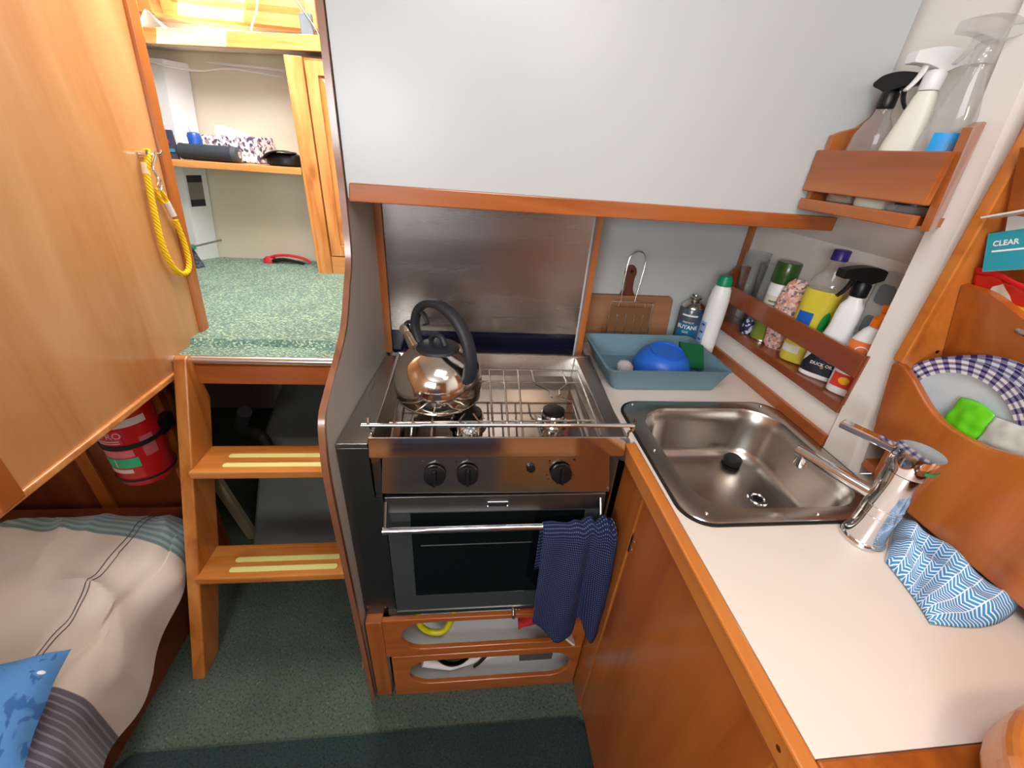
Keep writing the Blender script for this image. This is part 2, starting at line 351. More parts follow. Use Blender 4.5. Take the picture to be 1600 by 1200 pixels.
def obj(name, bm, mat, parent=None, smooth=False, bev=0.0, local=False, mods=None, seg=2, solid=0.0, sub=0):
    bmesh.ops.recalc_face_normals(bm, faces=bm.faces)
    me = bpy.data.meshes.new(name); 
    o = bpy.data.objects.new(name, me); COL.objects.link(o)
    if parent is None:
        if len(bm.verts):
            xs = [v.co.x for v in bm.verts]; ys = [v.co.y for v in bm.verts]; zs = [v.co.z for v in bm.verts]
            c = Vector(((min(xs) + max(xs)) / 2, (min(ys) + max(ys)) / 2, min(zs)))
            # keep the object's origin at its own base
            bmesh.ops.translate(bm, verts=bm.verts, vec=-c); o.location = c
            OFF[o] = c
    else:
        o.parent = parent
        if local: OFF[o] = None
        else:
            po = OFF.get(parent)
            o.location = -po if po is not None else Vector((0, 0, 0)); OFF[o] = Vector((0, 0, 0))
    bm.to_mesh(me); bm.free()
    for mm in (mat if isinstance(mat, (list, tuple)) else [mat]): me.materials.append(mm)
    if smooth:
        for p in me.polygons: p.use_smooth = True
        if not sub: me.set_sharp_from_angle(angle=math.radians(38))
    if solid:
        s = o.modifiers.new('solid', 'SOLIDIFY'); s.thickness = solid; s.offset = 0
    if bev:
        b = o.modifiers.new('bevel', 'BEVEL'); b.width = bev; b.segments = seg; b.limit_method = 'ANGLE'; b.angle_limit = math.radians(40)
    if sub:
        s = o.modifiers.new('sub', 'SUBSURF'); s.levels = sub; s.render_levels = sub
    return o
def thing(name, label, cat, loc, rotz=0.0, group=None):
    o = bpy.data.objects.new(name, None); COL.objects.link(o); o.empty_display_size = 0.03
    o.location = loc; o.rotation_euler = (0, 0, rotz); o['label'] = label; o['category'] = cat
    if group: o['group'] = group
    OFF[o] = Vector(loc) if rotz == 0 else None
    return o
def tag(o, label, cat, group=None, kind=None):
    o['label'] = label; o['category'] = cat
    if group: o['group'] = group
    if kind: o['kind'] = kind
    return o
def struct(name, bm, mat, label=None, **k):
    o = obj(name, bm, mat, **k); o['kind'] = 'structure'
    if label: o['label'] = label
    return o
_font_cache = {}
def text_bm(s, size, origin, xdir, ydir, align='CENTER', wrap=None, bold=0.0):
    """flat lettering as a mesh; wrap(p2d)->Vector places it on a curved face"""
    cu = bpy.data.curves.new('t', 'FONT'); cu.body = s; cu.size = size; cu.align_x = align; cu.align_y = 'CENTER'; cu.resolution_u = 3; cu.offset = bold
    to = bpy.data.objects.new('t', cu); COL.objects.link(to)
    dg = bpy.context.evaluated_depsgraph_get(); me = bpy.data.meshes.new_from_object(to.evaluated_get(dg))
    bm = B_(); bm.from_mesh(me)
    X, Y = Vector(xdir).normalized(), Vector(ydir).normalized(); O = Vector(origin)
    for v in bm.verts:
        x, y = v.co.x, v.co.y
        v.co = wrap(x, y) if wrap else O + X * x + Y * y
    bpy.data.objects.remove(to); bpy.data.curves.remove(cu); bpy.data.meshes.remove(me)
    return bm

# ================================================================== THE SETTING
def sx(y): return -0.2925 + 0.078 * y          # galley-side face of the dividing bulkhead
struct('floor', box(-2.0, 1.0, -1.7, 2.3, -0.03, 0.0), M['carpet_dark'])
struct('wall_rear', box(-2.0, 1.0, -1.75, -1.70, 0, 2.0), M['door_z'])
settee_reflector = thing('settee_reflector', 'unseen wooden seat form added behind the galley as a reflection source', 'seat', (0.0, -1.0, 0.0)); obj('locker_front', box(-.80, .92, -.98, -.95, .001, .42), M['ply_z'], settee_reflector); obj('grey_blue_reflector', box(-.42, .22, -.949, -.945, .02, .41), plain('front_reflection_tone', srgb(104, 108, 124), .6), settee_reflector); obj('seat_board', box(-.80, .92, -1.69, -.951, .4205, .46), M['ply_z'], settee_reflector)  # added out of view so the cooker front mirrors wood and grey-blue
obj('navy_reflector', box(-.42, .22, -1.66, -.96, .461, .56), plain('navy_reflection_tone', srgb(60, 66, 92), .9), settee_reflector, bev=.02); obj('back_reflector', box(-.42, .22, -1.69, -1.58, .565, 1.15), plain('grey_blue_reflection_tone', srgb(96, 102, 124), .9), settee_reflector, bev=.02)  # unseen blocks added for dark blue reflections in the cooker steel
struct('ceiling', box(-2.0, 1.0, -1.75, 1.16, 1.95, 1.99), M['ceiling'])
# deck head over the companionway, with the open hatch
bm = B_()
add_box(bm, -2.0, -0.95, 1.16, 2.2, 2.06, 2.10); add_box(bm, -0.715, 1.0, 1.16, 2.2, 2.06, 2.10)
add_box(bm, -0.95, -0.715, 1.16, 1.64, 2.06, 2.10); add_box(bm, -0.95, -0.715, 1.97, 2.2, 2.06, 2.10)
add_box(bm, -2.0, 1.0, 1.13, 1.16, 1.95, 2.10)
struct('ceiling_companionway', bm, M['ceiling'])
struct('wall_back', box(-0.21, 0.90, 1.195, 1.225, 0.0, 1.95), M['white_paint'])
struct('wall_splash', box(-0.205, 0.318, 1.062, 1.194, 0.0, 1.312), M['white_paint'])
struct('wall_upper', box(-0.222, 0.778, 0.878, 0.90, 1.313, 1.95), M['white_paint'])
struct('wall_right', prism([(.772, 0), (.772, .993), (.850, .9935), (.850, 1.275), (.787, 1.335), (.787, 1.95), (.90, 1.95), (.90, 0)], lambda x, z: Vector((x, .636, z)), lambda x, z: Vector((x, 1.194, z))), M['hull_paint'])
struct('wall_right_aft', box(0.93, 0.98, -1.70, 0.60, 0.0, 1.95), M['hull_paint'])
struct('wall_left', box(-1.95, -1.90, -1.70, 2.2, 0.0, 2.06), M['cream'])
struct('wall_companionway', box(-2.0, 0.9, 2.16, 2.20, 0.0, 2.06), M['cream'])
# curved dividing bulkhead: white faces, timber edge
prof = smooth_path([(0, .620, 0.0), (0, .611, .593), (0, .608, .84), (0, .616, .925), (0, .634, .983), (0, .678, 1.016), (0, .731, 1.048), (0, .788, 1.09), (0, .831, 1.154), (0, .862, 1.21), (0, .872, 1.32), (0, .872, 1.45), (0, .880, 1.95)], 5)
edge = [(p.y, p.z) for p in prof]
TH = 0.010
bm = prism(edge + [(2.15, 1.95), (2.15, 0.0)], lambda y, z: Vector((sx(y), y + 0.006, z)), lambda y, z: Vector((sx(y) - TH, y + 0.006, z)))
dv = struct('wall_divider', bm, M['bulk_paint'])
bm = B_(); r0 = []
for (y, z) in edge:
    r0.append([bm.verts.new(p) for p in ((sx(y) + 0.0008, y - 0.004, z), (sx(y) - TH - 0.0008, y - 0.004, z), (sx(y) - TH - 0.0008, y + 0.008, z), (sx(y) + 0.0008, y + 0.008, z))])
for a, b in zip(r0, r0[1:]):
    for k in range(4): bm.faces.new((a[k], a[(k + 1) % 4], b[(k + 1) % 4], b[k]))
bm.faces.new(r0[0]); bm.faces.new(r0[-1][::-1])
struct('trim_1', bm, M['edge_brown'], 'varnished edging that follows the curved bulkhead', smooth=True)
# varnished partition panel on the left, hung above the berth
pan = [(-0.9, 0.815), (1.150, 0.815), (1.289, 0.856), (1.398, 1.664), (1.437, 1.95), (-0.9, 1.95)]
struct('wall_partition', prism(pan, lambda y, z: Vector((-0.80, y, z)), lambda y, z: Vector((-0.822, y, z))), M['ply_z'])
bm = B_(); add_hexa(bm, [(-0.792, -0.9, 0.799), (-0.792, 1.152, 0.799), (-0.828, 1.152, 0.799), (-0.828, -0.9, 0.799), (-0.792, -0.9, 0.815), (-0.792, 1.152, 0.815), (-0.828, 1.152, 0.815), (-0.828, -0.9, 0.815)])
struct('trim_2', bm, M['pine_x'], 'pale timber lip along the bottom of the partition', bev=0.003)
e0 = [(1.289, 0.856), (1.398, 1.664), (1.437, 1.95)]
bm = B_(); rr = []
for (y, z) in e0: rr.append([bm.verts.new(p) for p in ((-0.790, y - 0.040, z + 0.006), (-0.790, y, z), (-0.830, y, z), (-0.830, y - 0.040, z + 0.006))])
for a, b in zip(rr, rr[1:]):
    for k in range(4): bm.faces.new((a[k], a[(k + 1) % 4], b[(k + 1) % 4], b[k]))
bm.faces.new(rr[0]); bm.faces.new(rr[-1][::-1])
struct('trim_3', bm, M['cherry_z'], 'rounded cherry edge of the varnished partition', bev=0.006)
struct('trim_4', box(-0.797, -0.775, 0.58, 0.622, 0.816, 0.96) , M['cherry_z'], 'short cherry batten low on the partition', bev=0.003)
# bulkhead behind the berth
struct('wall_berth', box(-1.90, -0.86, 1.12, 1.14, 0.0, 0.84), M['dark_z'])
bm = B_(); add_box(bm, -1.19, -1.15, 1.112, 1.12, 0.0, 0.83); add_box(bm, -0.915, -0.885, 1.108, 1.12, 0.0, 0.83)
struct('trim_5', bm, M['door_z'], 'two upright battens on the bulkhead behind the berth')
# raised sole of the companionway
bm = B_()
nx, ny = 26, 44
def sole(u, v):
    x = -1.885 + u * 1.61; y = 1.112 + v * 1.046
    lip = 0.019 / (1 + math.exp(-(y - 1.196 - 0.004 * math.sin(x * 20)) * 900))
    return Vector((x, y, 0.850 + lip + 0.0015 * noise.noise(Vector((x * 9, y * 9, 0)))))
grid(sole, nx, 90, bm)
struct('floor_companionway', bm, M['carpet_light'], smooth=True)
struct('floor_platform', box(-1.90, -0.275, 1.125, 2.16, 0.80, 0.848), M['dark_z'])
struct('wall_riser', box(-0.86, -0.222, 1.10, 1.122, 0.776, 0.832), M['cherry_x'])
bm = tube([(-0.80, 1.112, 0.845), (-0.222, 1.112, 0.845)], 0.0125, 14); 
struct('trim_6', bm, M['alu'], 'rounded aluminium nosing along the raised companionway sole', smooth=True)
# engine space under the companionway
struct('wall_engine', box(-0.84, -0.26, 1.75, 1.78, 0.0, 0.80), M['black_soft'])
# timber trims of the galley recess
struct('trim_7', prism([(0, 0)], None, None) if False else add_hexa(B_(), [(-0.218, .864, 1.309), (0.782, .864, 1.309), (0.782, .900, 1.309), (-0.218, .900, 1.309), (-0.214, .864, 1.341), (0.782, .864, 1.337), (0.782, .878, 1.337), (-0.214, .878, 1.341)]), M['cherry_x'], 'long cherry rail under the upper white panel', bev=0.002)
struct('trim_8', box(-0.214, -0.194, 1.045, 1.062, 0.912, 1.312), M['cherry_z'], 'upright cherry strip left of the steel splashback')
struct('trim_9', box(0.3185, 0.333, 1.045, 1.194, 0.908, 1.312), M['cherry_z'], 'upright cherry strip right of the steel splashback')
struct('trim_10', box(0.814, 0.830, 1.181, 1.194, 1.0, 1.312), M['cherry_z'], 'upright cherry strip in the corner behind the tumblers')
struct('wall_soffit', box(-0.205, 0.786, 0.901, 1.194, 1.313, 1.322), M['white_paint'])
bm = B_(); add_box(bm, .760, .7715, .637, 1.193, .9065, .934)
struct('trim_11', bm, M['cherry_y'], 'cherry fillet where the worktop meets the hull side', bev=0.002)
# white hull frame between the shelf and the plate rack
bm = B_()
colm = [(0.634, .552, .9065), (0.640, .572, 1.004), (0.652, .590, 1.20), (0.664, .604, 1.40), (0.690, .628, 1.60), (0.715, .66, 1.95)]
rings = []
for (y1, y0, z) in colm:
    pts = [(0.779, y1)] + [(0.765, y1 - 0.001)] + [(0.765 + 0.022 * (1 - math.cos(a)), y0 + 0.022 * (1 - math.sin(a))) for a in [PI / 2 * (5 - k) / 5 * 0 + PI / 2 * k / 5 for k in range(0)]] + [(0.765, y0 + 0.014), (0.768, y0 + 0.006), (0.776, y0), (0.93, y0), (0.93, y1)]
    rings.append([bm.verts.new((x, y, z)) for x, y in pts])
for a, b in zip(rings, rings[1:]):
    for k in range(len(a)): bm.faces.new((a[k], a[(k + 1) % len(a)], b[(k + 1) % len(a)], b[k]))
bm.faces.new(rings[0]); bm.faces.new(rings[-1][::-1])
struct('wall_column', bm, M['hull_paint'], 'white painted hull frame beside the plate rack')
# windows in the rear wall (behind the camera)
struct('window_1', box(-0.9, 0.2, -1.698, -1.69, 1.25, 1.62), plain('window_pane', (0.9, 0.95, 1, 1), 0.1))

# ================================================================== LADDER
L_ = thing('ladder', 'varnished two-step companion ladder with pale yellow grip strips', 'ladder', (-0.5, 0.9, 0.0))
rail = [(0.703, 0.0), (0.785, 0.0), (0.945, .296), (1.062, .577), (1.124, .716), (1.104, .862), (1.090, .868), (1.078, .862)]
obj('rail', prism(rail, lambda y, z: Vector((-0.780, y, z)), lambda y, z: Vector((-0.746, y, z))), M['ladder_z'], L_, bev=0.004)
obj('rail', prism([(y, min(z, .845)) for y, z in rail[:4]] + [(1.098, .66), (1.098, .76), (1.078, .76)], lambda y, z: Vector((-0.300, y, z)), lambda y, z: Vector((-0.270, y, z))), M['ladder_z'], L_, bev=0.004)
for (y0, y1, z0, z1, strips) in ((0.943, 1.064, .557, .5815, ((1.015, .678), (.974, .676))), (0.818, 0.936, .272, .2965, ((.880, .668), (.846, .670)))):
    t = obj('tread', box(-0.752, -0.300, y0, y1, z0, z1), M['ladder_x'], L_, bev=0.004)
    for (ys, xs) in strips:
        s = rrect(-xs, -0.369, ys - 0.0085, ys + 0.0085, 0.008)
        obj('grip_strip', prism(s, lambda x, y: Vector((x, y, z1)), lambda x, y: Vector((x, y, z1 + 0.0012))), M['glow_strip'], t)

# ================================================================== ENGINE SPACE CONTENTS
eb = thing('engine_box', 'grey engine casing with black hose in the dark space behind the ladder', 'engine cover', (-0.55, 1.5, 0.0))
g_dark = plain('dull_grey_casing', srgb(92, 94, 92), 0.6, var=0.1); g_black = plain('dull_black', srgb(22, 23, 25), 0.7)  # mottled grey for the casing, even near-black for the side cover
obj('casing', add_hexa(B_(), [(-0.80, 1.135, .001), (-0.47, 1.135, .001), (-0.40, 1.70, .001), (-0.80, 1.70, .001), (-0.76, 1.34, .40), (-0.50, 1.34, .40), (-0.48, 1.70, .46), (-0.80, 1.70, .46)]), g_dark, eb, bev=0.01)
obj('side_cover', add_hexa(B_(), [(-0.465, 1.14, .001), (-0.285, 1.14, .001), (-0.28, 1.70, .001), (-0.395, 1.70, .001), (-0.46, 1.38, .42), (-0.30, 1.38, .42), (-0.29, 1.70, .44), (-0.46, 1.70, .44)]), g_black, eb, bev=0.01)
obj('hose', tube(smooth_path([(-0.72, 1.22, .60), (-0.77, 1.26, .50), (-0.74, 1.30, .44), (-0.70, 1.27, .39), (-0.69, 1.3, .30)], 6), 0.022, 12), M['black_rubber'], eb, smooth=True)
st = obj('support_strut', add_hexa(B_(), [(-0.845, 1.21, .001), (-0.81, 1.21, .001), (-0.81, 1.23, .001), (-0.845, 1.23, .001), (-0.96, 1.21, .56), (-0.92, 1.21, .56), (-0.92, 1.23, .56), (-0.96, 1.23, .56)]), plain('pale_strut', srgb(150, 138, 112), 0.6), None)
tag(st, 'pale leaning strut just behind the left ladder rail', 'strut')

# ================================================================== COMPANIONWAY JOINERY
sh = obj('shelf', box(-1.60, -0.664, 1.95, 2.158, 1.266, 1.291), M['pine_x'], bev=0.002)
tag(sh, 'open pine shelf across the companionway recess holding the speaker', 'shelf')
up = thing('high_shelf', 'deep pine shelf board with sunlit front edge above the recess', 'shelf', (-0.9, 2.0, 1.64))
obj('fascia', add_hexa(B_(), [(-1.60, 1.94, 1.625), (-0.17, 1.94, 1.690), (-0.17, 1.962, 1.690), (-1.60, 1.962, 1.625), (-1.60, 1.94, 1.668), (-0.17, 1.94, 1.738), (-0.17, 1.962, 1.738), (-1.60, 1.962, 1.668)]), M['pine_x'], up, bev=0.002)
obj('board', add_hexa(B_(), [(-1.60, 1.962, 1.640), (-0.17, 1.962, 1.705), (-0.17, 2.158, 1.705), (-1.60, 2.158, 1.640), (-1.60, 1.962, 1.664), (-0.17, 1.962, 1.734), (-0.17, 2.158, 1.734), (-1.60, 2.158, 1.664)]), M['cream'], up)
cb = thing('cupboard', 'knotty pine cupboard with a raised-panel door right of the recess', 'cupboard', (-0.4, 2.05, 0.852))
obj('stile', box(-0.660, -0.598, 1.945, 2.15, .868, 1.655), M['pine_z'], cb, bev=0.002)
obj('carcass', box(-0.597, -0.17, 1.965, 2.15, .868, 1.655), M['pine_z'], cb)
obj('plinth_rail', box(-0.597, -0.17, 1.95, 1.964, .868, .945), M['pine_x'], cb, bev=0.002)
def panel_door(x0, x1, z0, z1, y, parent, name='door', w=0.052, mz='pine_z', mx='pine_x'):
    d = obj(name, ring_prism(rrect(x0, x1, z0, z1, .001, 1), rrect(x0 + w, x1 - w, z0 + w, z1 - w, .001, 1), lambda a, b: Vector((a, y, b)), lambda a, b: Vector((a, y + 0.016, b))), M[mz], parent, bev=0.0015)
    bm = B_(); i0 = rrect(x0 + w, x1 - w, z0 + w, z1 - w, .001, 1); i1 = rrect(x0 + w + .022, x1 - w - .022, z0 + w + .022, z1 - w - .022, .001, 1)
    a = [bm.verts.new((p[0], y + 0.012, p[1])) for p in i0]; b = [bm.verts.new((p[0], y + 0.003, p[1])) for p in i1]
    for k in range(len(a)): bm.faces.new((a[k], a[(k + 1) % len(a)], b[(k + 1) % len(a)], b[k]))
    bm.faces.new(b)
    obj('raised_panel', bm, M[mz], d)
    return d
panel_door(-0.592, -0.20, .950, 1.645, 1.948, cb, w=0.042)
lock = thing('overhead_locker', 'sunlit pine locker with framed doors above the high shelf', 'cupboard', (-0.9, 2.1, 1.74))  # ordinary pine colour; the sun lamp brightens it
obj('carcass', box(-1.60, -0.17, 2.075, 2.155, 1.745, 2.055), M['pine_x'], lock)
for (x0, x1) in ((-1.50, -1.125), (-1.09, -0.56), (-0.53, -0.19)):
    panel_door(x0, x1, 1.752, 2.045, 2.058, lock, w=0.036, mz='pine_x')

# ================================================================== DECK / BERTH BASE
bb = thing('berth_base', 'dark varnished berth front board under the duvet', 'berth', (-1.3, 0.2, 0.0))
obj('front_board', box(-0.882, -0.862, -1.0, 1.118, 0.0, 0.27), M['dark_z'], bb, bev=0.002)
obj('berth_top', box(-1.88, -0.90, -1.0, 1.06, 0.27, 0.335), M['dark_z'], bb)

# ================================================================== WORKTOP, SINK, TAP
top_outer = []
wt = thing('worktop', 'cream laminate worktop with the steel sink let into it', 'worktop', (0.6, 0.5, 0.886))
# one slab with the sink cut-out
def loop_rect(x0, x1, y0, y1, n=10):
    """points around a rectangle, same count per side"""
    out = []
    for k in range(n): out.append((x1, y0 + (y1 - y0) * k / n))
    for k in range(n): out.append((x1 - (x1 - x0) * k / n, y1))
    for k in range(n): out.append((x0, y1 - (y1 - y0) * k / n))
    for k in range(n): out.append((x0 + (x1 - x0) * k / n, y0))
    return out
SX0, SX1, SY0, SY1 = 0.363, 0.757, 0.434, 0.806
bm = ring_prism(loop_rect(.354, .762, .40, .83), loop_rect(.385, .735, .455, .785), lambda x, y: Vector((x, y, .886)), lambda x, y: Vector((x, y, .906)))
obj('surface', bm, M['counter'], wt)
bm = B_(); pass
bm.free()
for (a, b, c, d) in ((.354, .7619, .83, 1.194), (.354, .762, .142, .40), (.7621, .93, .142, .551), (.3455, .3539, .66, 1.0)): obj('surface', box(a, b, c, d, .886, .906), M['counter'], wt)
ledge = obj('ledge', box(-0.17, 0.3185, 1.002, 1.060, .886, .907), M['counter'], wt)
ed = thing('worktop_edging', 'orange timber edging along the open side of the worktop', 'edging', (0.34, 0.4, 0.865))
bm = B_(); add_hexa(bm, [(.333, .12, .868), (.3535, .12, .868), (.3535, .652, .868), (.332, .652, .868), (.333, .12, .907), (.3535, .12, .907), (.3535, .652, .907), (.330, .652, .907)])
obj('long_edge', bm, M['edge_y'], ed, bev=0.003)
for (y_, z_) in ((.158, .888), (.52, .886)): obj('screw_plug', lathe([(.0001, 0), (.0035, 0), (.0035, .0008)], 14, T=Matrix.Translation((.3333, y_, z_)) @ Matrix.Rotation(-PI / 2, 4, 'Y')), M['dark_z'], ed)
obj('end_edge', box(.354, .93, .118, .1415, .84, .907), M['door_z'], ed, bev=0.003)
ck = thing('sink_cabinet', 'cherry sink cabinet with a flush door below the worktop', 'cabinet', (0.5, 0.4, 0.0))
obj('body', box(.366, .90, .142, .62, 0.001, .77), M['door_z'], ck)
obj('front_frame', box(.346, .3655, .555, .660, 0.001, .884), M['cherry_z'], ck, bev=0.002)
obj('top_rail', box(.346, .3655, .142, .5545, .845, .867), M['cherry_y'], ck)
dr = obj('door', box(.349, .3655, .160, .552, .03, .843), M['door_z'], ck, bev=0.002)
obj('hinge', box(.346, .349, .548, .553, .70, .75), M['steel_plain'], dr)
for z in (.713, .735): obj('screw', lathe([(0, 0), (.0025, 0.001), (.0025, .0015)], 10, T=Matrix.Translation((.3495, .545, z)) @ Matrix.Rotation(-PI / 2, 4, 'Y')), M['steel_plain'], dr)

# sink
sk_ = thing('sink', 'inset stainless steel sink with black sealing strip', 'sink', (0.56, 0.62, 0.78))
def sec(x0, x1, y0, y1, r, z, bm, n=8): return [bm.verts.new((p[0], p[1], z)) for p in rrect(x0, x1, y0, y1, r, n)]
bm = B_()
S = [(.363, .757, .434, .806, .05, .9065), (.365, .755, .436, .804, .05, .9115), (.372, .748, .443, .797, .048, .9125), (.392, .735, .460, .784, .07, .9105), (.400, .730, .466, .779, .075, .9095), (.403, .727, .469, .776, .075, .905), (.408, .722, .474, .772, .072, .87), (.414, .716, .480, .768, .070, .81), (.424, .706, .490, .760, .066, .790), (.440, .692, .506, .750, .058, .782), (.47, .66, .54, .72, .05, .7805)]
R_ = [sec(*s, bm) for s in S]
for a, b in zip(R_, R_[1:]):
    for k in range(len(a)): bm.faces.new((a[k], a[(k + 1) % len(a)], b[(k + 1) % len(a)], b[k]))
bm.faces.new(R_[-1])
obj('bowl', bm, M['steel_sink'], sk_, smooth=True)
bm = B_(); A = rrect(.3595, .7605, .4305, .8095, .052, 8); Bq = rrect(.366, .754, .437, .803, .05, 8)
obj('seal', ring_prism(A, Bq, lambda x, y: Vector((x, y, .9062)), lambda x, y: Vector((x, y, .9095))), M['black_rubber'], sk_)
obj('drain', lathe([(.001, .7812), (.012, .7815), (.014, .7835), (.020, .7838), (.022, .782), (.022, .781)], 28, T=Matrix.Translation((.649, .612, 0))), M['chrome'], sk_, smooth=True)
obj('drain_grid', lathe([(.010, .7816), (.010, .7822), (.002, .7822)], 12, T=Matrix.Translation((.649, .612, 0))), M['black_rubber'], sk_)
for (x, y) in ((.380, .62), (.403, .455), (.60, .447), (.72, .786), (.395, .79)):
    obj('rim_clip', lathe([(.0001, .9152), (.002, .915), (.0032, .913), (.0032, .912)], 12, T=Matrix.Translation((x, y, 0))), M['chrome'], sk_, smooth=True)
pl = obj('sink_plug', lathe([(.0001, .781), (.017, .781), (.021, .786), (.021, .797), (.018, .801), (.0001, .802)], 28, T=Matrix.Translation((.654, .728, 0.0015))), M['black_rubber'], smooth=True)
tag(pl, 'black rubber plug lying loose in the steel sink', 'plug')

# mixer tap
fx, fy = .644, .402
tp = thing('mixer_tap', 'chrome single-lever mixer tap standing beside the sink', 'tap', (fx, fy, .906))
T0 = Matrix.Translation((fx, fy, 0))
obj('base_ring', lathe([(.0285, .9065), (.0305, .9075), (.0305, .912), (.028, .916), (.025, .918)], 40, T=T0), M['chrome'], tp, smooth=True)
obj('body', lathe([(.0275, .914), (.0258, .93), (.0246, .955), (.0246, .9645), (.0242, .965), (.0242, .966), (.0248, .9665), (.0248, .982), (.0244, .9825), (.0244, .984), (.0248, .9845), (.0254, 1.03), (.0256, 1.046)], 48, T=T0), M['chrome'], tp, smooth=True)
dv2 = Vector((.587 - .644, .519 - .402, 0)).normalized()
hd = obj('head', lathe([(.0245, 1.0465), (.0275, 1.048), (.0285, 1.058), (.0285, 1.080), (.0278, 1.083), (.0001, 1.0835)], 48, T=T0 @ Matrix.Translation((0, 0, 0))), M['chrome'], tp, smooth=True)
ang = math.atan2(dv2.y, dv2.x)
LT = T0 @ Matrix.Rotation(ang, 4, 'Z')
def lbox(T, x0, x1, y0, y1, z0, z1):
    bm = box(x0, x1, y0, y1, z0, z1); bmesh.ops.transform(bm, matrix=T, verts=bm.verts); return bm
obj('lever', lbox(LT, .018, .098, -.0095, .0095, 1.066, 1.0765), M['chrome'], tp, bev=0.002)
obj('indicator', arc_patch(.0289, 1.062, 1.067, -0.9, 0.1, 10, T=T0 @ Matrix.Rotation(-1.1, 4, 'Z')), M['green_cap'], tp)
sp = obj('spout', tube([Vector((fx, fy, 0.987)) + dv2 * .015, Vector((fx, fy, .988)) + dv2 * .06, Vector((fx, fy, .990)) + dv2 * .125, Vector((fx, fy, .990)) + dv2 * .135], [.0105, .0105, .0105, .0095], 20), M['chrome'], tp, smooth=True)
obj('aerator', lathe([(.0098, .964), (.0105, .966), (.0105, .990), (.0001, .992)], 20, T=Matrix.Translation(Vector((fx, fy, 0)) + dv2 * .122)), M['chrome'], sp, smooth=True)

# ================================================================== COOKER
cs = thing('heat_shield', 'dull steel cover plate filling the gap left of the cooker', 'steel plate', (-0.21, 0.8, 0.36))
obj('top_plate', add_hexa(B_(), [(-.2405, .650, .898), (-.1815, .650, .898), (-.1775, 1.035, .898), (-.2105, 1.035, .898), (-.2405, .650, .908), (-.1815, .650, .908), (-.1775, 1.035, .908), (-.2105, 1.035, .908)]), M['steel_y'], cs, bev=0.001)
obj('front_plate', add_hexa(B_(), [(-.2405, .652, .362), (-.1815, .652, .362), (-.1815, .660, .362), (-.2405, .660, .362), (-.2405, .650, .897), (-.1815, .650, .897), (-.1815, .660, .897), (-.2405, .660, .897)]), M['steel_dark'], cs, bev=0.001)
for (x, z) in ((-.232, .39), (-.190, .385)): obj('screw', lathe([(.0001, 0), (.003, .0005), (.003, .002)], 10, T=Matrix.Translation((x, .652, z)) @ Matrix.Rotation(PI / 2, 4, 'X')), M['steel_plain'], cs)

co = thing('cooker', 'compact stainless steel gas cooker with two burners and an oven', 'cooker', (0.07, 0.8, 0.37))
obj('housing', box(-.1725, .318, .662, .992, .372, .874), M['steel_dark'], co)
bm = B_()
add_box(bm, -.150, .292, .645, .975, .880, .884)                      # mirror-bright tray floor
obj('spill_tray', bm, steel('polished_tray', (0.30, 0.26, 0.23, 1), 0.09, 'X', 0.03), co)
bm = B_()
add_hexa(bm, [(-.1725, .628, .876), (-.150, .645, .880), (-.150, .975, .880), (-.1725, .992, .876), (-.1725, .628, .938), (-.166, .634, .938), (-.166, .985, .938), (-.1725, .992, .938)])
add_hexa(bm, [(.292, .645, .880), (.330, .628, .876), (.344, .992, .876), (.292, .975, .880), (.288, .634, .936), (.3165, .628, .940), (.342, .992, .938), (.300, .985, .936)])
add_hexa(bm, [(-.150, .975, .880), (.292, .975, .880), (.342, .992, .876), (-.1725, .992, .876), (-.166, .985, .915), (.300, .985, .915), (.342, .992, .938), (-.1725, .992, .938)])
obj('hob_rim', bm, M['steel_y'], co, bev=0.001)
obj('rear_lip', box(-.172, .342, .993, 1.000, .90, .938), M['steel_x'], co)
obj('front_fascia', add_hexa(B_(), [(-.1725, .616, .901), (.3175, .616, .901), (.3175, .640, .901), (-.1725, .640, .901), (-.1725, .6245, .9415), (.3175, .6245, .9415), (.3175, .6275, .9415), (-.1725, .6275, .9415)]), steel('fascia_steel', (0.60, 0.56, 0.52, 1), 0.10, 'X', 0.03), co, bev=0.001)
# wire grate
gm = M['wire']; g = thing if False else None
bm = B_(); RW = 0.0023
def rod(pts, r=RW): tube(pts, r, 8, bm)
zg = .9335
for (xf, xb) in ((-.133, -.150), (-.098, -.112), (-.060, -.070), (.058, .062), (.088, .098), (.115, .135)):
    rod([(xf, .640, zg), (xb, .915, zg)])
rod([(-.010, .640, zg), (-.008, .69, zg), (.002, .715, zg)]); rod([(.030, .640, zg), (.030, .69, zg), (.020, .715, zg)])
rod([(-.020, .915, zg), (-.014, .83, zg), (-.004, .785, zg)]); rod([(.028, .915, zg), (.030, .83, zg), (.016, .785, zg)])
# fingers that bend around the right burner
rod([(.151, .640, zg), (.150, .715, zg)])
rod([(.234, .640, zg), (.240, .745, zg), (.2405, .765, zg), (.2105, .790, zg)])
rod([(.170, .915, zg), (.168, .860, zg), (.170, .845, zg), (.198, .815, zg), (.198, .785, zg)])
rod([(.246, .915, zg), (.248, .860, zg), (.246, .845, zg), (.222, .815, zg), (.219, .795, zg)])
rod([(.272, .640, zg), (.288, .915, zg)]); rod([(-.148, .915, zg), (.288, .915, zg)], .0026)
rod([(-.145, .690, zg - .0045), (.275, .700, zg - .0045)]); rod([(-.149, .858, zg - .0045), (.284, .862, zg - .0045)])
gr = obj('pan_grate', bm, gm, co, smooth=True)
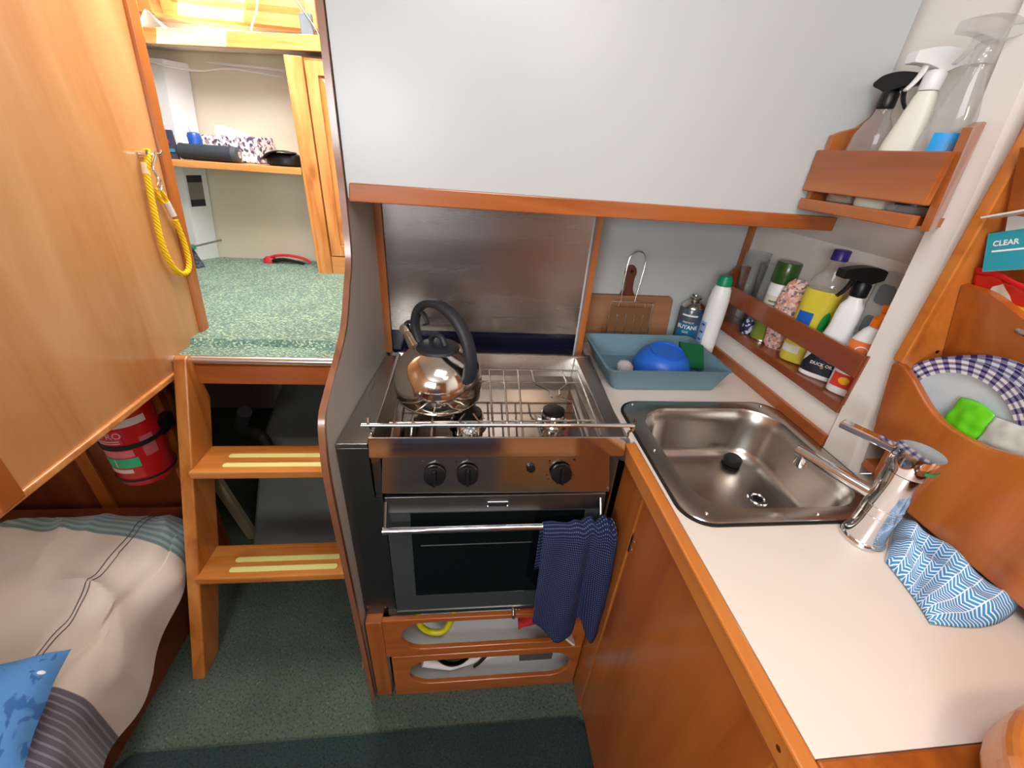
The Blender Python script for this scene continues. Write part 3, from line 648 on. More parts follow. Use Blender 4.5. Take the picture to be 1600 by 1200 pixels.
# burners
def burner(x, y, r):
    b = obj('burner', lathe([(r * 1.25, .8845), (r * 1.25, .888), (r * .95, .890), (r, .900), (r * 1.02, .908), (r * .9, .911)], 36, T=Matrix.Translation((x, y, 0))), M['chrome'], co, smooth=True)
    obj('burner_cap', lathe([(r * .86, .9112), (r * .92, .913), (r * .90, .918), (r * .6, .920), (.0001, .9205)], 36, T=Matrix.Translation((x, y, 0))), M['black'], b, smooth=True)
burner(.200, .757, .027); burner(.010, .748, .033)
# fiddle rail
bm = tube([(-.178, .6155, .976), (.322, .6155, .976)], .0038, 14)
fr = obj('fiddle_rail', bm, M['chrome'], co, smooth=True)
for x in (-.166, .322):
    obj('rail_bracket', tube(smooth_path([(x, .618, .99), (x, .6155, .976), (x + .004, .622, .962), (x, .630, .95), (x, .632, .9385)], 4), .0026, 8), M['chrome'], fr, smooth=True)
# control panel
cp = obj('control_panel', add_hexa(B_(), [(-.162, .638, .790), (.317, .638, .784), (.317, .662, .784), (-.162, .662, .790), (-.158, .652, .8735), (.305, .652, .8735), (.305, .662, .8735), (-.158, .662, .8735)]), steel('panel_steel', (0.60, 0.57, 0.54, 1), 0.14, 'X', 0.04), co, bev=0.001)
pn = Vector((0, -.085, .014)).normalized()
def knob(x, z, r, y, name='knob'):
    T = Matrix.Translation((x, y, z)) @ Vector((0, 0, 1)).rotation_difference(pn).to_matrix().to_4x4()
    k = obj(name, lathe([(r * .9, 0), (r, .003), (r, .008), (r * .93, .013), (r * .7, .014), (.0001, .0142)], 36, T=T), M['black'], cp, smooth=True)
    g = rrect(-.0048, .0048, -r * .86, r * .86, .0045, 5)
    obj('knob_grip', prism(g, lambda a, b: T @ Vector((a, b, .0135)), lambda a, b: T @ Vector((a * .7, b * .96, .0225))), M['black'], k, bev=0.001)
    return T
for (x, z) in ((-.056, .835), (.010, .836)): knob(x, z, .0225, .6448)
knob(.2035, .836, .0225, .6448)
T = Matrix.Translation((.1395, .6465, .8465)) @ Vector((0, 0, 1)).rotation_difference(pn).to_matrix().to_4x4()
obj('igniter_button', lathe([(.0092, 0), (.0092, .004), (.006, .008), (.0001, .0085)], 20, T=T), M['black'], cp, smooth=True)
for k in range(8):
    a = math.radians(195 + k * 150 / 7); x = .2035 + .030 * math.cos(a); z = .836 + .030 * math.sin(a); yy = .6385 + (z - .787) * .162
    obj('panel_mark', lathe([(.0013, 0), (.0013, .0006)], 10, T=Matrix.Translation((x, yy - .0002, z)) @ Matrix.Rotation(PI / 2, 4, 'X')), M['black_print'], cp)
for (x, z) in ((-.080, .8625), (-.013, .8625), (.178, .862), (.230, .865), (.178, .857)):
    obj('panel_mark', box(x - .0018, x + .0018, .6488, .6502, z - .001, z + .001), M['black_print'], cp)
obj('side_cheek', add_hexa(B_(), [(-.176, .645, .775), (-.163, .642, .775), (-.163, .66, .775), (-.176, .66, .775), (-.175, .640, .900), (-.159, .650, .900), (-.159, .66, .900), (-.175, .66, .900)]), M['steel_dark'], co)
obj('side_cheek', add_hexa(B_(), [(.3185, .645, .372), (.334, .645, .372), (.334, .66, .372), (.3185, .66, .372), (.306, .660, .900), (.320, .640, .900), (.322, .66, .900), (.306, .668, .900)]), M['steel_y'], co)
obj('lower_frame', box(-.180, .318, .640, .661, .372, .392), M['steel_dark'], co)
obj('left_frame', box(-.180, -.162, .642, .661, .393, .774), M['steel_dark'], co)
# oven door
od = obj('oven_door', ring_prism(rrect(-.157, .308, .396, .7445, .002, 2), rrect(-.108, .268, .462, .742, .002, 2), lambda x, z: Vector((x, .629, z)), lambda x, z: Vector((x, .641, z))), M['oven_grey'], co)
obj('oven_window', box(-.110, .270, .6305, .6395, .460, .7442), M['glass_dark'], od)
obj('door_top_band', add_hexa(B_(), [(-.157, .628, .745), (.308, .628, .745), (.308, .641, .745), (-.157, .641, .745), (-.157, .634, .783), (.308, .634, .783), (.308, .641, .783), (-.157, .641, .783)]), M['steel_dark'], od, bev=0.0008)
obj('door_bottom_trim', box(-.157, .308, .627, .629, .396, .404), M['steel_plain'], od)
hb = obj('handle', tube([(-.160, .600, .7245), (.3015, .600, .7255)], .0073, 18), M['chrome'], od, smooth=True)
for x in (-.1555, .298): obj('handle_bracket', tube([(x, .602, .7245), (x, .618, .748), (x, .634, .772)], .0035, 8), M['steel_dark'], hb, smooth=True)
bd = obj('badge', box(.0525, .0955, .6275, .6305, .757, .7705), M['chrome'], od)
obj('badge_plate', box(.0543, .0937, .6268, .6274, .7585, .769), M['black_print'], bd)
obj('rack_shelf', tube([(-.09, .6300, .64), (.16, .6300, .641)], .0009, 6), M['steel_dark'], od)
obj('foot_bolt', tube([(.134, .632, .385), (.134, .618, .380), (.134, .6165, .372)], .0042, 12), M['steel_plain'], co, smooth=True)

# steel splashback with dark lower strip
spb = thing('splashback', 'brushed stainless steel splashback behind the cooker', 'splashback', (0.05, 1.058, 0.908))
obj('plate', box(-.193, .311, 1.056, 1.0605, .975, 1.308), M['steel_splash'], spb)
obj('lower_strip', box(-.193, .311, 1.0555, 1.061, .908, .974), plain('dark_blue_strip', srgb(16, 18, 40), 0.15), spb)

# ================================================================== DRAWERS UNDER THE COOKER
du = thing('drawer_unit', 'cherry drawer unit with two long slotted fronts under the cooker', 'drawers', (0.08, 0.7, 0.0))
obj('side_stile', box(-.238, -.1975, .628, .655, 0.001, .360), M['cherry_z'], du, bev=0.0015)
lin = plain('white_lining', srgb(214, 216, 216), 0.5)
bm = B_(); add_box(bm, -.19, .345, .80, .81, .002, .368); add_box(bm, -.196, -.19, .70, .81, .002, .368); add_box(bm, .338, .345, .640, .81, .002, .368); add_box(bm, -.19, .338, .640, .80, .190, .196); add_box(bm, -.19, .338, .640, .80, .002, .010)
obj('lining', bm, lin, du)
def slotfront(x0, x1, z0, z1, sx0, sx1, sz0, sz1):
    n = 24; h = (sz1 - sz0) / 2; o = []; i = []
    inner = []
    cx1, cx0, cz = sx1 - h, sx0 + h, (sz0 + sz1) / 2
    for k in range(n + 1): a = -PI / 2 + PI * k / n; inner.append((cx1 + h * math.cos(a), cz + h * math.sin(a)))
    for k in range(n + 1): a = PI / 2 + PI * k / n; inner.append((cx0 + h * math.cos(a), cz + h * math.sin(a)))
    def toedge(p):
        c = (min(max(p[0], cx0), cx1), cz); d = (p[0] - c[0], p[1] - c[1]); t = 1e9
        if d[0] > 1e-6: t = min(t, (x1 - c[0]) / d[0])
        if d[0] < -1e-6: t = min(t, (x0 - c[0]) / d[0])
        if d[1] > 1e-6: t = min(t, (z1 - c[1]) / d[1])
        if d[1] < -1e-6: t = min(t, (z0 - c[1]) / d[1])
        return (c[0] + d[0] * t, c[1] + d[1] * t)
    outer = [toedge(p) for p in inner]
    # square the corners
    for (X, Z) in ((x1, z0), (x1, z1), (x0, z1), (x0, z0)):
        k = min(range(len(outer)), key=lambda q: (outer[q][0] - X) ** 2 + (outer[q][1] - Z) ** 2); outer[k] = (X, Z)
    return ring_prism(outer, inner, lambda a, b: Vector((a, .625, b)), lambda a, b: Vector((a, .638, b)))
obj('drawer_front', slotfront(-.1965, .3435, .2075, .3712, -.153, .299, .236, .3555), M['cherry_x'], du, bev=0.002)
obj('drawer_front', slotfront(-.185, .3435, .0015, .203, -.141, .321, .054, .176), M['cherry_x'], du, bev=0.002)
# things seen through the slots
ho = obj('hose', tube(smooth_path([(-.118, .69, .34), (-.112, .675, .27), (-.085, .67, .238), (-.045, .67, .240), (-.020, .69, .285), (-.010, .72, .33)], 8), .0085, 12), M['yellow_hose'], smooth=True)
tag(ho, 'yellow gas hose looping behind the upper drawer slot', 'hose')
pb = thing('pipe_bracket', 'small metal pipe clip where the yellow hose ends', 'bracket', (-.01, .775, .31))
obj('plate', box(-.035, .016, .785, .797, .325, .352), M['steel_dark'], pb, bev=.002)
obj('clip', tube([(-.03, .782, .338), (.012, .782, .338)], .006, 10), M['black_rubber'], pb, smooth=True)
redm = speckle('red_patterned_cloth', [srgb(170, 12, 26), srgb(170, 12, 26), srgb(150, 8, 20), srgb(226, 196, 200), srgb(190, 30, 40)], 55.0, 0.8)
rc = obj('cloth', grid(lambda u, v: Vector((.185 + .11 * u, .655 + .07 * v + .008 * math.sin(u * 9), .246 + .075 * math.sin(PI * min(u, .95)) ** .6 * math.sin(PI * (.12 + .8 * v)) + .008 * noise.noise(Vector((u * 5, v * 5, 3)))), ) if False else Vector((.160 + .115 * u, .652 + .08 * v, .238 + .092 * (math.sin(PI * (.08 + .84 * u)) ** .7) * math.sin(PI * (.08 + .84 * v)) ** .6 + .010 * noise.noise(Vector((u * 5, v * 5, 3))))), 24, 18), redm, smooth=True, solid=.002)
tag(rc, 'red and white patterned cloth bunched in the upper drawer', 'cloth')
cd_ = obj('card', box(.262, .268, .610, .655, .246, .305), M['offwhite']); 
bmesh_rot = Matrix.Rotation(math.radians(-32), 4, 'Y'); cd_.rotation_euler = (0, math.radians(-38), 0); cd_.location = (.292, .628, .268); OFF.pop(cd_, None)
cd_.location = (.305, .6195, .262)
tag(cd_, 'white card corner sticking out of the upper drawer under the towel', 'card')
dp = obj('pan', lathe([(.0001, .012), (.056, .012), (.064, .03), (.067, .050), (.065, .050), (.062, .032), (.054, .016), (.0001, .016)], 36, T=Matrix.Translation((-.02, .722, 0.090)) @ Matrix.Rotation(.45, 4, 'X')), M['black'], smooth=True)
tag(dp, 'black pan lying in the lower drawer', 'pan')
cbk = obj('cable', tube(smooth_path([(.11, .70, .165), (.09, .675, .12), (.06, .66, .085), (.04, .655, .07)], 6), .0045, 8), M['black_rubber'], smooth=True)
tag(cbk, 'black cable curling through the lower drawer', 'cable')
wh = obj('tube', tube([(-.11, .668, .085), (-.03, .668, .055), (.12, .69, .075)], .012, 12), M['white_plastic'], smooth=True)
tag(wh, 'white plastic tube lying behind the lower drawer slot', 'tube')
bx = thing('steel_box', 'grey metal box at the right end of the lower drawer', 'box', (.24, .72, .0101))
obj('body', box(.185, .29, .69, .785, .0102, .14), M['steel_dark'], bx, bev=.003); obj('lid', box(.180, .295, .685, .790, .1405, .15), M['steel_plain'], bx, bev=.002)

# ================================================================== KETTLE
kx, ky = -.054, .790
kt = thing('kettle', 'stainless steel whistling kettle with a charcoal arched handle on the hob', 'kettle', (kx, ky, .9365))
TK = Matrix.Translation((kx, ky, 0))
obj('body', lathe([(.080, .9368), (.0895, .9375), (.0905, .9405), (.0895, .9425), (.0925, .955), (.0935, .970), (.0915, .990), (.0855, 1.010), (.074, 1.028), (.058, 1.041), (.046, 1.0465), (.0445, 1.0475)], 72, T=TK), M['steel_kettle'], kt, smooth=True)
ld = obj('lid', lathe([(.0445, 1.0476), (.042, 1.052), (.030, 1.0565), (.012, 1.0585), (.0001, 1.059)], 48, T=TK), M['black_soft'], kt, smooth=True)
ka = math.radians(-44); kd = Vector((math.cos(ka), math.sin(ka), 0)); kn = Vector((-kd.y, kd.x, 0)); kc = Vector((kx, ky, 0))
bm = B_()
g = smooth_path([kc - kd * .022 + Vector((0, 0, 1.059)), kc - kd * .010 + Vector((0, 0, 1.074)), kc + kd * .010 + Vector((0, 0, 1.074)), kc + kd * .022 + Vector((0, 0, 1.059))], 5)
tube(g, .006, 10, bm); obj('lid_grip', bm, M['black_soft'], ld, smooth=True)
def ribbon(path, ws, ts, nrm, bm=None, seg=14):
    """rounded strap: width along nrm, thickness in the plane of the path"""
    bm = bm or B_(); rings = []; n = len(path)
    for i, p in enumerate(path):
        d = (path[min(i + 1, n - 1)] - path[max(i - 1, 0)]).normalized(); o = d.cross(nrm).normalized()
        f = i / (n - 1); w = ws[0] + (ws[1] - ws[0]) * f if len(ws) == 2 else ws[min(int(f * len(ws)), len(ws) - 1)]
        t = ts[0] + (ts[1] - ts[0]) * f
        ring = []
        for k in range(seg):
            a = 2 * PI * k / seg; c, s = math.cos(a), math.sin(a)
            ring.append(bm.verts.new(p + nrm * (math.copysign(abs(c) ** .7, c) * w / 2) + o * (math.copysign(abs(s) ** .7, s) * t / 2)))
        rings.append(ring)
    for a, b in zip(rings, rings[1:]):
        for k in range(seg): bm.faces.new((a[k], a[(k + 1) % seg], b[(k + 1) % seg], b[k]))
    bm.faces.new(rings[0][::-1]); bm.faces.new(rings[-1]); return bm
P3 = lambda r, z: kc + kd * r + Vector((0, 0, z))
path = smooth_path([P3(-.058, 1.042), P3(-.070, 1.075), P3(-.062, 1.108), P3(-.036, 1.132), P3(.004, 1.141), P3(.046, 1.128), P3(.078, 1.096), P3(.092, 1.055), P3(.090, 1.020), P3(.084, 1.004)], 7)
hdl = obj('handle', ribbon(path, [.018, .031], [.014, .021], kn), M['black_soft'], kt, smooth=True)
obj('trigger', ribbon(smooth_path([P3(-.046, 1.112), P3(-.036, 1.104), P3(-.030, 1.092), P3(-.040, 1.088)], 6), [.012, .010], [.006, .004], kn), M['black_soft'], hdl, smooth=True)
spt = obj('spout', tube([P3(-.058, 1.022), P3(-.080, 1.042), P3(-.096, 1.055)], [.021, .016, .0125], 24), M['steel_kettle'], kt, smooth=True)
obj('whistle_cap', tube([P3(-.094, 1.053), P3(-.104, 1.061), P3(-.109, 1.0655)], [.0145, .0145, .010], 20), M['chrome'], spt, smooth=True)
obj('whistle_arm', ribbon(smooth_path([P3(-.100, 1.072), P3(-.088, 1.080), P3(-.070, 1.078)], 5), [.012, .014], [.006, .008], kn), M['black_soft'], spt, smooth=True)

# ================================================================== TEA TOWEL ON THE OVEN RAIL
def towel(u, v):
    # u across (0..1), v from the back bottom over the rail to the front bottom
    L = v * 0.50
    gather = max(0.0, (u - .30) / .70)
    if v < .22: s = (.22 - v) / .22; drop = s * .17; y = .6155; up = 0
    else: s = (v - .22) / .78; drop = s * (.30 + .085 * min(1, u / .33) if u < .33 else .385); y = .589; up = 1
    top = .7335 + .016 * gather * (1 - min(1, s * 5)) * (1 + .8 * math.sin(u * 31)) 
    xw = .170 + (.155 if up else .14) * u
    x = xw + (.034 * s * u) * (1 if up else 0)
    split = math.exp(-((u - .66) / .07) ** 2)
    if up:
        y -= .004 + .016 * s + .010 * math.sin(u * 15 + 2.5 * s) * (0.35 + s) * (.3 + gather) - split * .020 * s
        y -= .010 * gather
        if s > .82 and u > .6: drop -= (s - .82) * .16 * (1 + math.cos((u - .82) * 16) * -.6)
    else: y += .004 * math.sin(u * 14)
    z = top - drop
    if up: z += split * .02 * s * s
    return Vector((min(x, .3435 - .004 * math.sin(s * 9) ** 2), y, z))
def towel_fn(u, v):
    p = towel(u, v)
    if .16 < v < .28:
        t = (v - .16) / .12; a, b = towel(u, .16), towel(u, .28); ang_ = PI * t
        mid = (a + b) / 2; rad = (a.y - b.y) / 2
        topz = max(towel(u, .22).z, .7335) + .001
        p = Vector((a.x + (b.x - a.x) * t, mid.y + rad * math.cos(ang_), (a.z + (b.z - a.z) * t) * (1 - math.sin(ang_)) + topz * math.sin(ang_)))
    return p
navy_cloth = dots('navy_dotted_cloth', srgb(30, 38, 70), srgb(116, 124, 158), 1.0, 0.15)
tw = obj('tea_towel', grid(towel_fn, 70, 90, uv=(44, 74)), navy_cloth, smooth=True, solid=.0022)
tag(tw, 'navy tea towel with white dots bunched over the oven rail', 'towel')

# ================================================================== DISH TRAY AND THINGS BEHIND IT
bm = B_(); S = [(.372, .648, .868, 1.062, .018, .9085), (.346, .668, .850, 1.084, .020, .966), (.343, .671, .847, 1.087, .020, .969), (.349, .665, .853, 1.081, .020, .9695), (.352, .662, .856, 1.078, .020, .966), (.377, .643, .873, 1.057, .018, .913)]
R_ = [sec(*s, bm, n=5) for s in S]
for a, b in zip(R_, R_[1:]):
    for k in range(len(a)): bm.faces.new((a[k], a[(k + 1) % len(a)], b[(k + 1) % len(a)], b[k]))
bm.faces.new(R_[-1]); bm.faces.new(R_[0][::-1])
m_tray, N, L, Bn = newmat('blue_grey_basket_plastic'); Bn.inputs['Base Color'].default_value = srgb(104, 138, 152); Bn.inputs['Roughness'].default_value = .55
tc = N.new('ShaderNodeTexCoord'); ck_ = N.new('ShaderNodeTexBrick'); mp_ = N.new('ShaderNodeMapping'); mp_.inputs['Rotation'].default_value = (PI / 2, 0, 0); mp_.inputs['Scale'].default_value = (1, 1, 1)
ck_.inputs['Scale'].default_value = 60; ck_.inputs['Mortar Size'].default_value = .03; ck_.offset = 0.5
L.new(tc.outputs['Object'], mp_.inputs['Vector']); L.new(mp_.outputs['Vector'], ck_.inputs['Vector'])
bp = N.new('ShaderNodeBump'); bp.inputs['Strength'].default_value = .35; bp.inputs['Distance'].default_value = .001; bp.invert = True
L.new(ck_.outputs['Fac'], bp.inputs['Height']); L.new(bp.outputs['Normal'], Bn.inputs['Normal'])
tr = obj('dish_tray', bm, m_tray, smooth=True)
tag(tr, 'blue-grey plastic dish tray with woven pattern on the worktop', 'tray')
TB = Matrix.Translation((.535, .962, .9165)) @ Matrix.Rotation(math.radians(9), 4, 'X')
bw = obj('bowl', lathe([(.070, .004), (.076, .001), (.0775, .004), (.074, .022), (.066, .042), (.052, .056), (.044, .0605), (.0435, .066), (.0405, .066), (.0395, .0610), (.0001, .0605)], 56, T=TB), M['bowl'], smooth=True)
tag(bw, 'bright blue plastic bowl lying upside down in the dish tray', 'bowl')
TE = Matrix.Translation((.425, .945, .9305)) @ Matrix.Rotation(.35, 4, 'Y') 
eg = obj('scrubber', loft([(-.018, .004, .004), (-.016, .013, .012), (-.008, .021, .017), (.002, .024, .019), (.012, .020, .017), (.018, .010, .009), (.020, .003, .003)], 40, T=TE), stripes('ribbed_white', srgb(214, 206, 204), srgb(186, 176, 176), 'X', 240, .35), smooth=True)
tag(eg, 'small white ribbed scrubber beside the blue bowl', 'scrubber')
spn = obj('scourer', prism(rrect(-.044, .044, -.036, .036, .005, 4), lambda a, b: Vector((.618, .975, .957)) + Vector((.90, -.32, .0)) * a * .72 + Vector((-.12, .35, .90)) * b * .95, lambda a, b: Vector((.618, .975, .957)) + Vector((.90, -.32, .0)) * a * .72 + Vector((-.12, .35, .90)) * b * .95 + Vector((-.3, -.9, .35)).normalized() * .022), plain('green_scourer', srgb(10, 92, 50), .95, bump=.8, bscale=350), bev=.002)
tag(spn, 'dark green scouring sponge leaning in the corner of the dish tray', 'sponge')
wb = thing('squeeze_bottle', 'slim white bottle with an emerald cap beside the dish tray', 'bottle', (.700, 1.052, .9065))
TW_ = Matrix.Translation((.700, 1.052, 0))
obj('body', lathe([(.022, .9067), (.0255, .911), (.0265, .96), (.0275, 1.03), (.0270, 1.09), (.0235, 1.122), (.0185, 1.132)], 40, T=TW_), M['white_plastic'], wb, smooth=True)
obj('cap', lathe([(.0195, 1.1325), (.0190, 1.148), (.014, 1.158), (.0001, 1.160)], 36, T=TW_), M['green_cap'], wb, smooth=True)
lb_ = obj('printed_label', arc_patch(.0277, .955, 1.03, math.radians(170), math.radians(215), 10, T=TW_), plain('pale_blue_print', srgb(150, 176, 214), .5), wb)
def cylwrap(T, r, z0, a0, flip=1): return lambda x, y: T @ Vector((r * math.cos(a0 + x / r), r * math.sin(a0 + x / r), z0 + y))
for i, z in enumerate((1.018, .996, .974)):
    obj('printed_line', arc_patch(.0280, z, z + .006, math.radians(180), math.radians(205), 6, T=TW_), plain('blue_ink', srgb(50, 84, 160), .5), lb_)
bc = thing('butane_can', 'blue and grey butane gas can with a steel collar against the back wall', 'gas can', (.684, 1.140, .9065))
TC = Matrix.Translation((.684, 1.140, 0))
obj('body', lathe([(.034, .9067), (.0355, .909), (.0355, 1.036), (.033, 1.041)], 48, T=TC), plain('can_grey_print', srgb(72, 84, 98), .3, coat=.5), bc, smooth=True)
obj('dome', lathe([(.0335, 1.0412), (.031, 1.047), (.022, 1.055), (.013, 1.059), (.0125, 1.064), (.0175, 1.066), (.018, 1.072), (.012, 1.074), (.010, 1.070), (.0001, 1.070)], 40, T=TC), M['steel_plain'], bc, smooth=True)
lb_ = obj('printed_label', arc_patch(.0358, .912, .998, math.radians(190), math.radians(288), 20, T=TC), plain('can_teal_print', srgb(24, 110, 150), .3, coat=.4), bc)
obj('printed_label', arc_patch(.0358, .925, 1.030, math.radians(290), math.radians(325), 10, T=TC), plain('can_blue_print', srgb(30, 124, 214), .3, coat=.4), bc)
obj('lettering', text_bm('BUTANE', .0165, (0, 0, 0), (1, 0, 0), (0, 1, 0), wrap=cylwrap(TC, .0361, .985, math.radians(238)), bold=.0004), M['white_print'], lb_)
obj('lettering', text_bm('GAS', .010, (0, 0, 0), (1, 0, 0), (0, 1, 0), wrap=cylwrap(TC, .0361, .970, math.radians(234))), M['white_print'], lb_)
obj('lettering', text_bm('PREMIUM', .008, (0, 0, 0), (1, 0, 0), (0, 1, 0), wrap=cylwrap(TC, .0361, 1.000, math.radians(238))), M['white_print'], lb_)
obj('printed_band', arc_patch(.0359, 1.019, 1.024, math.radians(200), math.radians(275), 14, T=TC), M['white_print'], bc)
# chopping board with its turned-up handle
cbt = thing('chopping_board', 'worn wooden chopping board standing behind the dish tray with its dark handle up', 'chopping board', (.49, 1.18, .9065))
def bl(x, z, o=0.0): return Vector((x, 1.160 + (z - .907) * .12 + o, z))
obj('board', prism(rrect(.336, .636, .9068, 1.055, .012, 5), lambda x, z: bl(x, z), lambda x, z: bl(x, z, .016)), M['board_x'], cbt, bev=.002)
hp = smooth_path([(.466, 1.0555, 0), (.474, 1.075, 0), (.474, 1.105, 0), (.470, 1.122, 0), (.476, 1.138, 0), (.488, 1.144, 0), (.500, 1.138, 0), (.506, 1.122, 0), (.502, 1.105, 0), (.502, 1.075, 0), (.512, 1.0555, 0)], 3)
hh = obj('handle', prism([(p.x, p.y) for p in hp], lambda x, z: bl(x, z, .001), lambda x, z: bl(x, z, .015)), M['walnut_z'], cbt, bev=.002)
obj('hanging_hole', lathe([(.0001, 0), (.005, 0), (.005, .0006)], 16, T=Matrix.Translation(bl(.489, 1.126, -.0003)) @ Matrix.Rotation(PI / 2, 4, 'X')), M['black'], hh)
for x in (.42, .56): obj('board_joint', box(x, x + .0012, 1.1592, 1.1600, .907, .96), M['walnut_z'], cbt)
# wire toaster
wtm = thing('wire_toaster', 'folding wire toaster with a loop handle in front of the chopping board', 'toaster', (.49, 1.13, .9065))
bm = B_(); W_ = lambda x, z: Vector((x, 1.118 + (z - .907) * .10, z))
tube(smooth_path([W_(.452, 1.050), W_(.452, 1.10), W_(.456, 1.165), W_(.466, 1.186), W_(.483, 1.192), W_(.499, 1.184), W_(.506, 1.163), W_(.500, 1.10), W_(.494, 1.050)], 6), .0016, 8, bm)
obj('loop_handle', bm, M['steel_plain'], wtm, smooth=True)
bm = B_()
for x in (.424, .448, .476, .502, .528, .552): tube([W_(x, .9085), W_(x, 1.050)], .0014, 6, bm)
tube([W_(.424, 1.050), W_(.552, 1.050)], .0018, 6, bm); tube([W_(.424, .9095), W_(.552, .9095)], .0018, 6, bm)
obj('wire_grid', bm, M['steel_plain'], wtm, smooth=True)
obj('darkening_sheet', box(.426, .550, 1.1275, 1.1282, .92, 1.035), plain('dark_brown_sheet', srgb(128, 92, 62), .6, metal=.3), wtm)  # added brown sheet that darkens the area between the rods

# ================================================================== SPICE RACK AND ITS BOTTLES
sr = thing('bottle_rack', 'mahogany fiddled shelf recessed in the hull side above the worktop', 'shelf', (.80, .88, .995))
obj('shelf_board', box(.7725, .849, .640, 1.190, .9945, 1.008), M['mahog_y'], sr)
obj('shelf_lip', box(.760, .7718, .640, 1.165, .990, 1.0105), M['mahog_y'], sr, bev=.0015)
obj('front_rail', box(.759, .770, .642, 1.143, 1.070, 1.117), M['mahog_y'], sr, bev=.002)
obj('end_post', box(.7605, .849, .6375, .6415, 1.0106, 1.12), M['mahog_y'], sr)
ep = [(.760, 1.011), (.830, 1.011), (.830, 1.165), (.800, 1.168), (.782, 1.155), (.770, 1.135), (.760, 1.125)]
obj('end_board', prism(ep, lambda x, z: Vector((x, 1.1435, z)), lambda x, z: Vector((x, 1.155, z))), M['mahog_y'], sr, bev=.002)
ZS = 1.0085
def tumbler(x, y, h, r, label):
    T = Matrix.Translation((x, y, 0))
    o = obj('tumbler', lathe([(.0001, ZS), (r * .86, ZS), (r * .90, ZS + .002), (r, ZS + h), (r - .0018, ZS + h), (r * .90 - .002, ZS + .012), (.0001, ZS + .011)], 40, T=T), M['glass'], smooth=True)
    tag(o, label, 'glass'); return o
tumbler(.8120, 1.108, .205, .0330, 'tall clear tumbler at the far left end of the bottle shelf')
tumbler(.8180, 1.047, .185, .0280, 'shorter clear tumbler between the tall tumbler and the green-capped can')
nv = obj('pouch', loft([(ZS, .012, .016), (ZS + .006, .014, .019), (ZS + .030, .013, .018), (ZS + .042, .006, .010)], 24, T=Matrix.Translation((.790, 1.022, 0))), speckle('navy_spots', [srgb(22, 28, 66), srgb(22, 28, 66), srgb(30, 38, 84), srgb(190, 196, 220)], 160, .6), smooth=True)
tag(nv, 'small navy pouch with white spots under the shelf rail', 'pouch')
# green-capped spray can
sc_ = thing('spray_can', 'white spray can with a glossy dark green cap', 'spray can', (.803, .962, ZS))
T = Matrix.Translation((.812, .982, 0))
obj('body', lathe([(.026, ZS + .0003), (.0275, ZS + .003), (.0275, ZS + .148), (.025, ZS + .155)], 40, T=T), M['white_plastic'], sc_, smooth=True)
obj('base_band', lathe([(.0279, ZS + .004), (.0279, ZS + .056)], 40, cap0=False, cap1=False, T=T), plain('olive_print', srgb(120, 138, 50), .3), sc_, smooth=True)
obj('base_ring', lathe([(.0282, ZS + .0005), (.0285, ZS + .003), (.0280, ZS + .0045)], 40, T=T), M['steel_plain'], sc_, smooth=True)
obj('cap', lathe([(.0275, ZS + .1555), (.0285, ZS + .158), (.0285, ZS + .205), (.0265, ZS + .2085), (.0001, ZS + .2088)], 40, T=T), M['dark_green'], sc_, smooth=True)
lb_ = obj('printed_label', arc_patch(.0280, ZS + .075, ZS + .125, math.radians(150), math.radians(250), 12, T=T), M['offwhite'], sc_)
for i in range(3): obj('printed_line', arc_patch(.0283, ZS + .108 - .011 * i, ZS + .113 - .011 * i, math.radians(196), math.radians(236), 8, T=T), plain('moss_ink', srgb(116, 126, 92), .6), lb_)
# floral pouch with blue tag
fl = thing('floral_pouch', 'pink floral padded pouch with a blue paper tag', 'pouch', (.795, .905, ZS))
Tf = Matrix.Translation((.808, .922, 0)) @ Matrix.Rotation(math.radians(40), 4, 'Z')
obj('bag', loft([(ZS, .010, .020), (ZS + .01, .014, .028), (ZS + .06, .0175, .033), (ZS + .11, .0175, .034), (ZS + .145, .015, .031), (ZS + .168, .010, .024), (ZS + .180, .005, .013)], 32, T=Tf), speckle('pink_floral_print', [srgb(226, 176, 166), srgb(222, 186, 174), srgb(206, 160, 158), srgb(236, 206, 190), srgb(122, 116, 122), srgb(216, 140, 110)], 190, .85), fl, smooth=True)
# cooking oil bottle
oilm = thin_clear('golden_oil', (1.0, 0.93, 0.42, 1), haze=.50, hcol=(1.0, 0.86, 0.10, 1), base=.06)
def spatch(T, rx, ry, q, z0, z1, a0, a1, seg=14, shape=None):
    bm = B_(); rows = 12; vs = []
    for j in range(rows + 1):
        f = j / rows; z = z0 + (z1 - z0) * f; w = 1.0 if shape != 'oval' else max(.02, math.sqrt(max(0, 1 - (2 * f - 1) ** 2)))
        row = []
        for i in range(seg + 1):
            a = (a0 + a1) / 2 + (a1 - a0) * w * (i / seg - .5); c, s = math.cos(a), math.sin(a)
            row.append(bm.verts.new(T @ Vector((math.copysign(abs(c) ** (2 / q), c) * rx, math.copysign(abs(s) ** (2 / q), s) * ry, ZS + z))))
        vs.append(row)
    for a, b in zip(vs, vs[1:]):
        for i in range(seg): bm.faces.new((a[i], a[i + 1], b[i + 1], b[i]))
    return bm
def swrap(T, rx, ry, q, z0, a0, R=.03):
    def f(x, y):
        a = a0 + x / R; c, s = math.cos(a), math.sin(a)
        return T @ Vector((math.copysign(abs(c) ** (2 / q), c) * rx, math.copysign(abs(s) ** (2 / q), s) * ry, ZS + z0 + y))
    return f
ob = thing('oil_bottle', 'large clear bottle of yellow cooking oil with a purple cap', 'bottle', (.795, .838, ZS))
To = Matrix.Translation((.8105, .846, 0)) @ Matrix.Rotation(math.radians(34), 4, 'Z')
def bot(secs, T, q=2.6, seg=48): return loft([(ZS + s[0], s[1], s[2], 0, 0, q) for s in secs], seg, T=T)
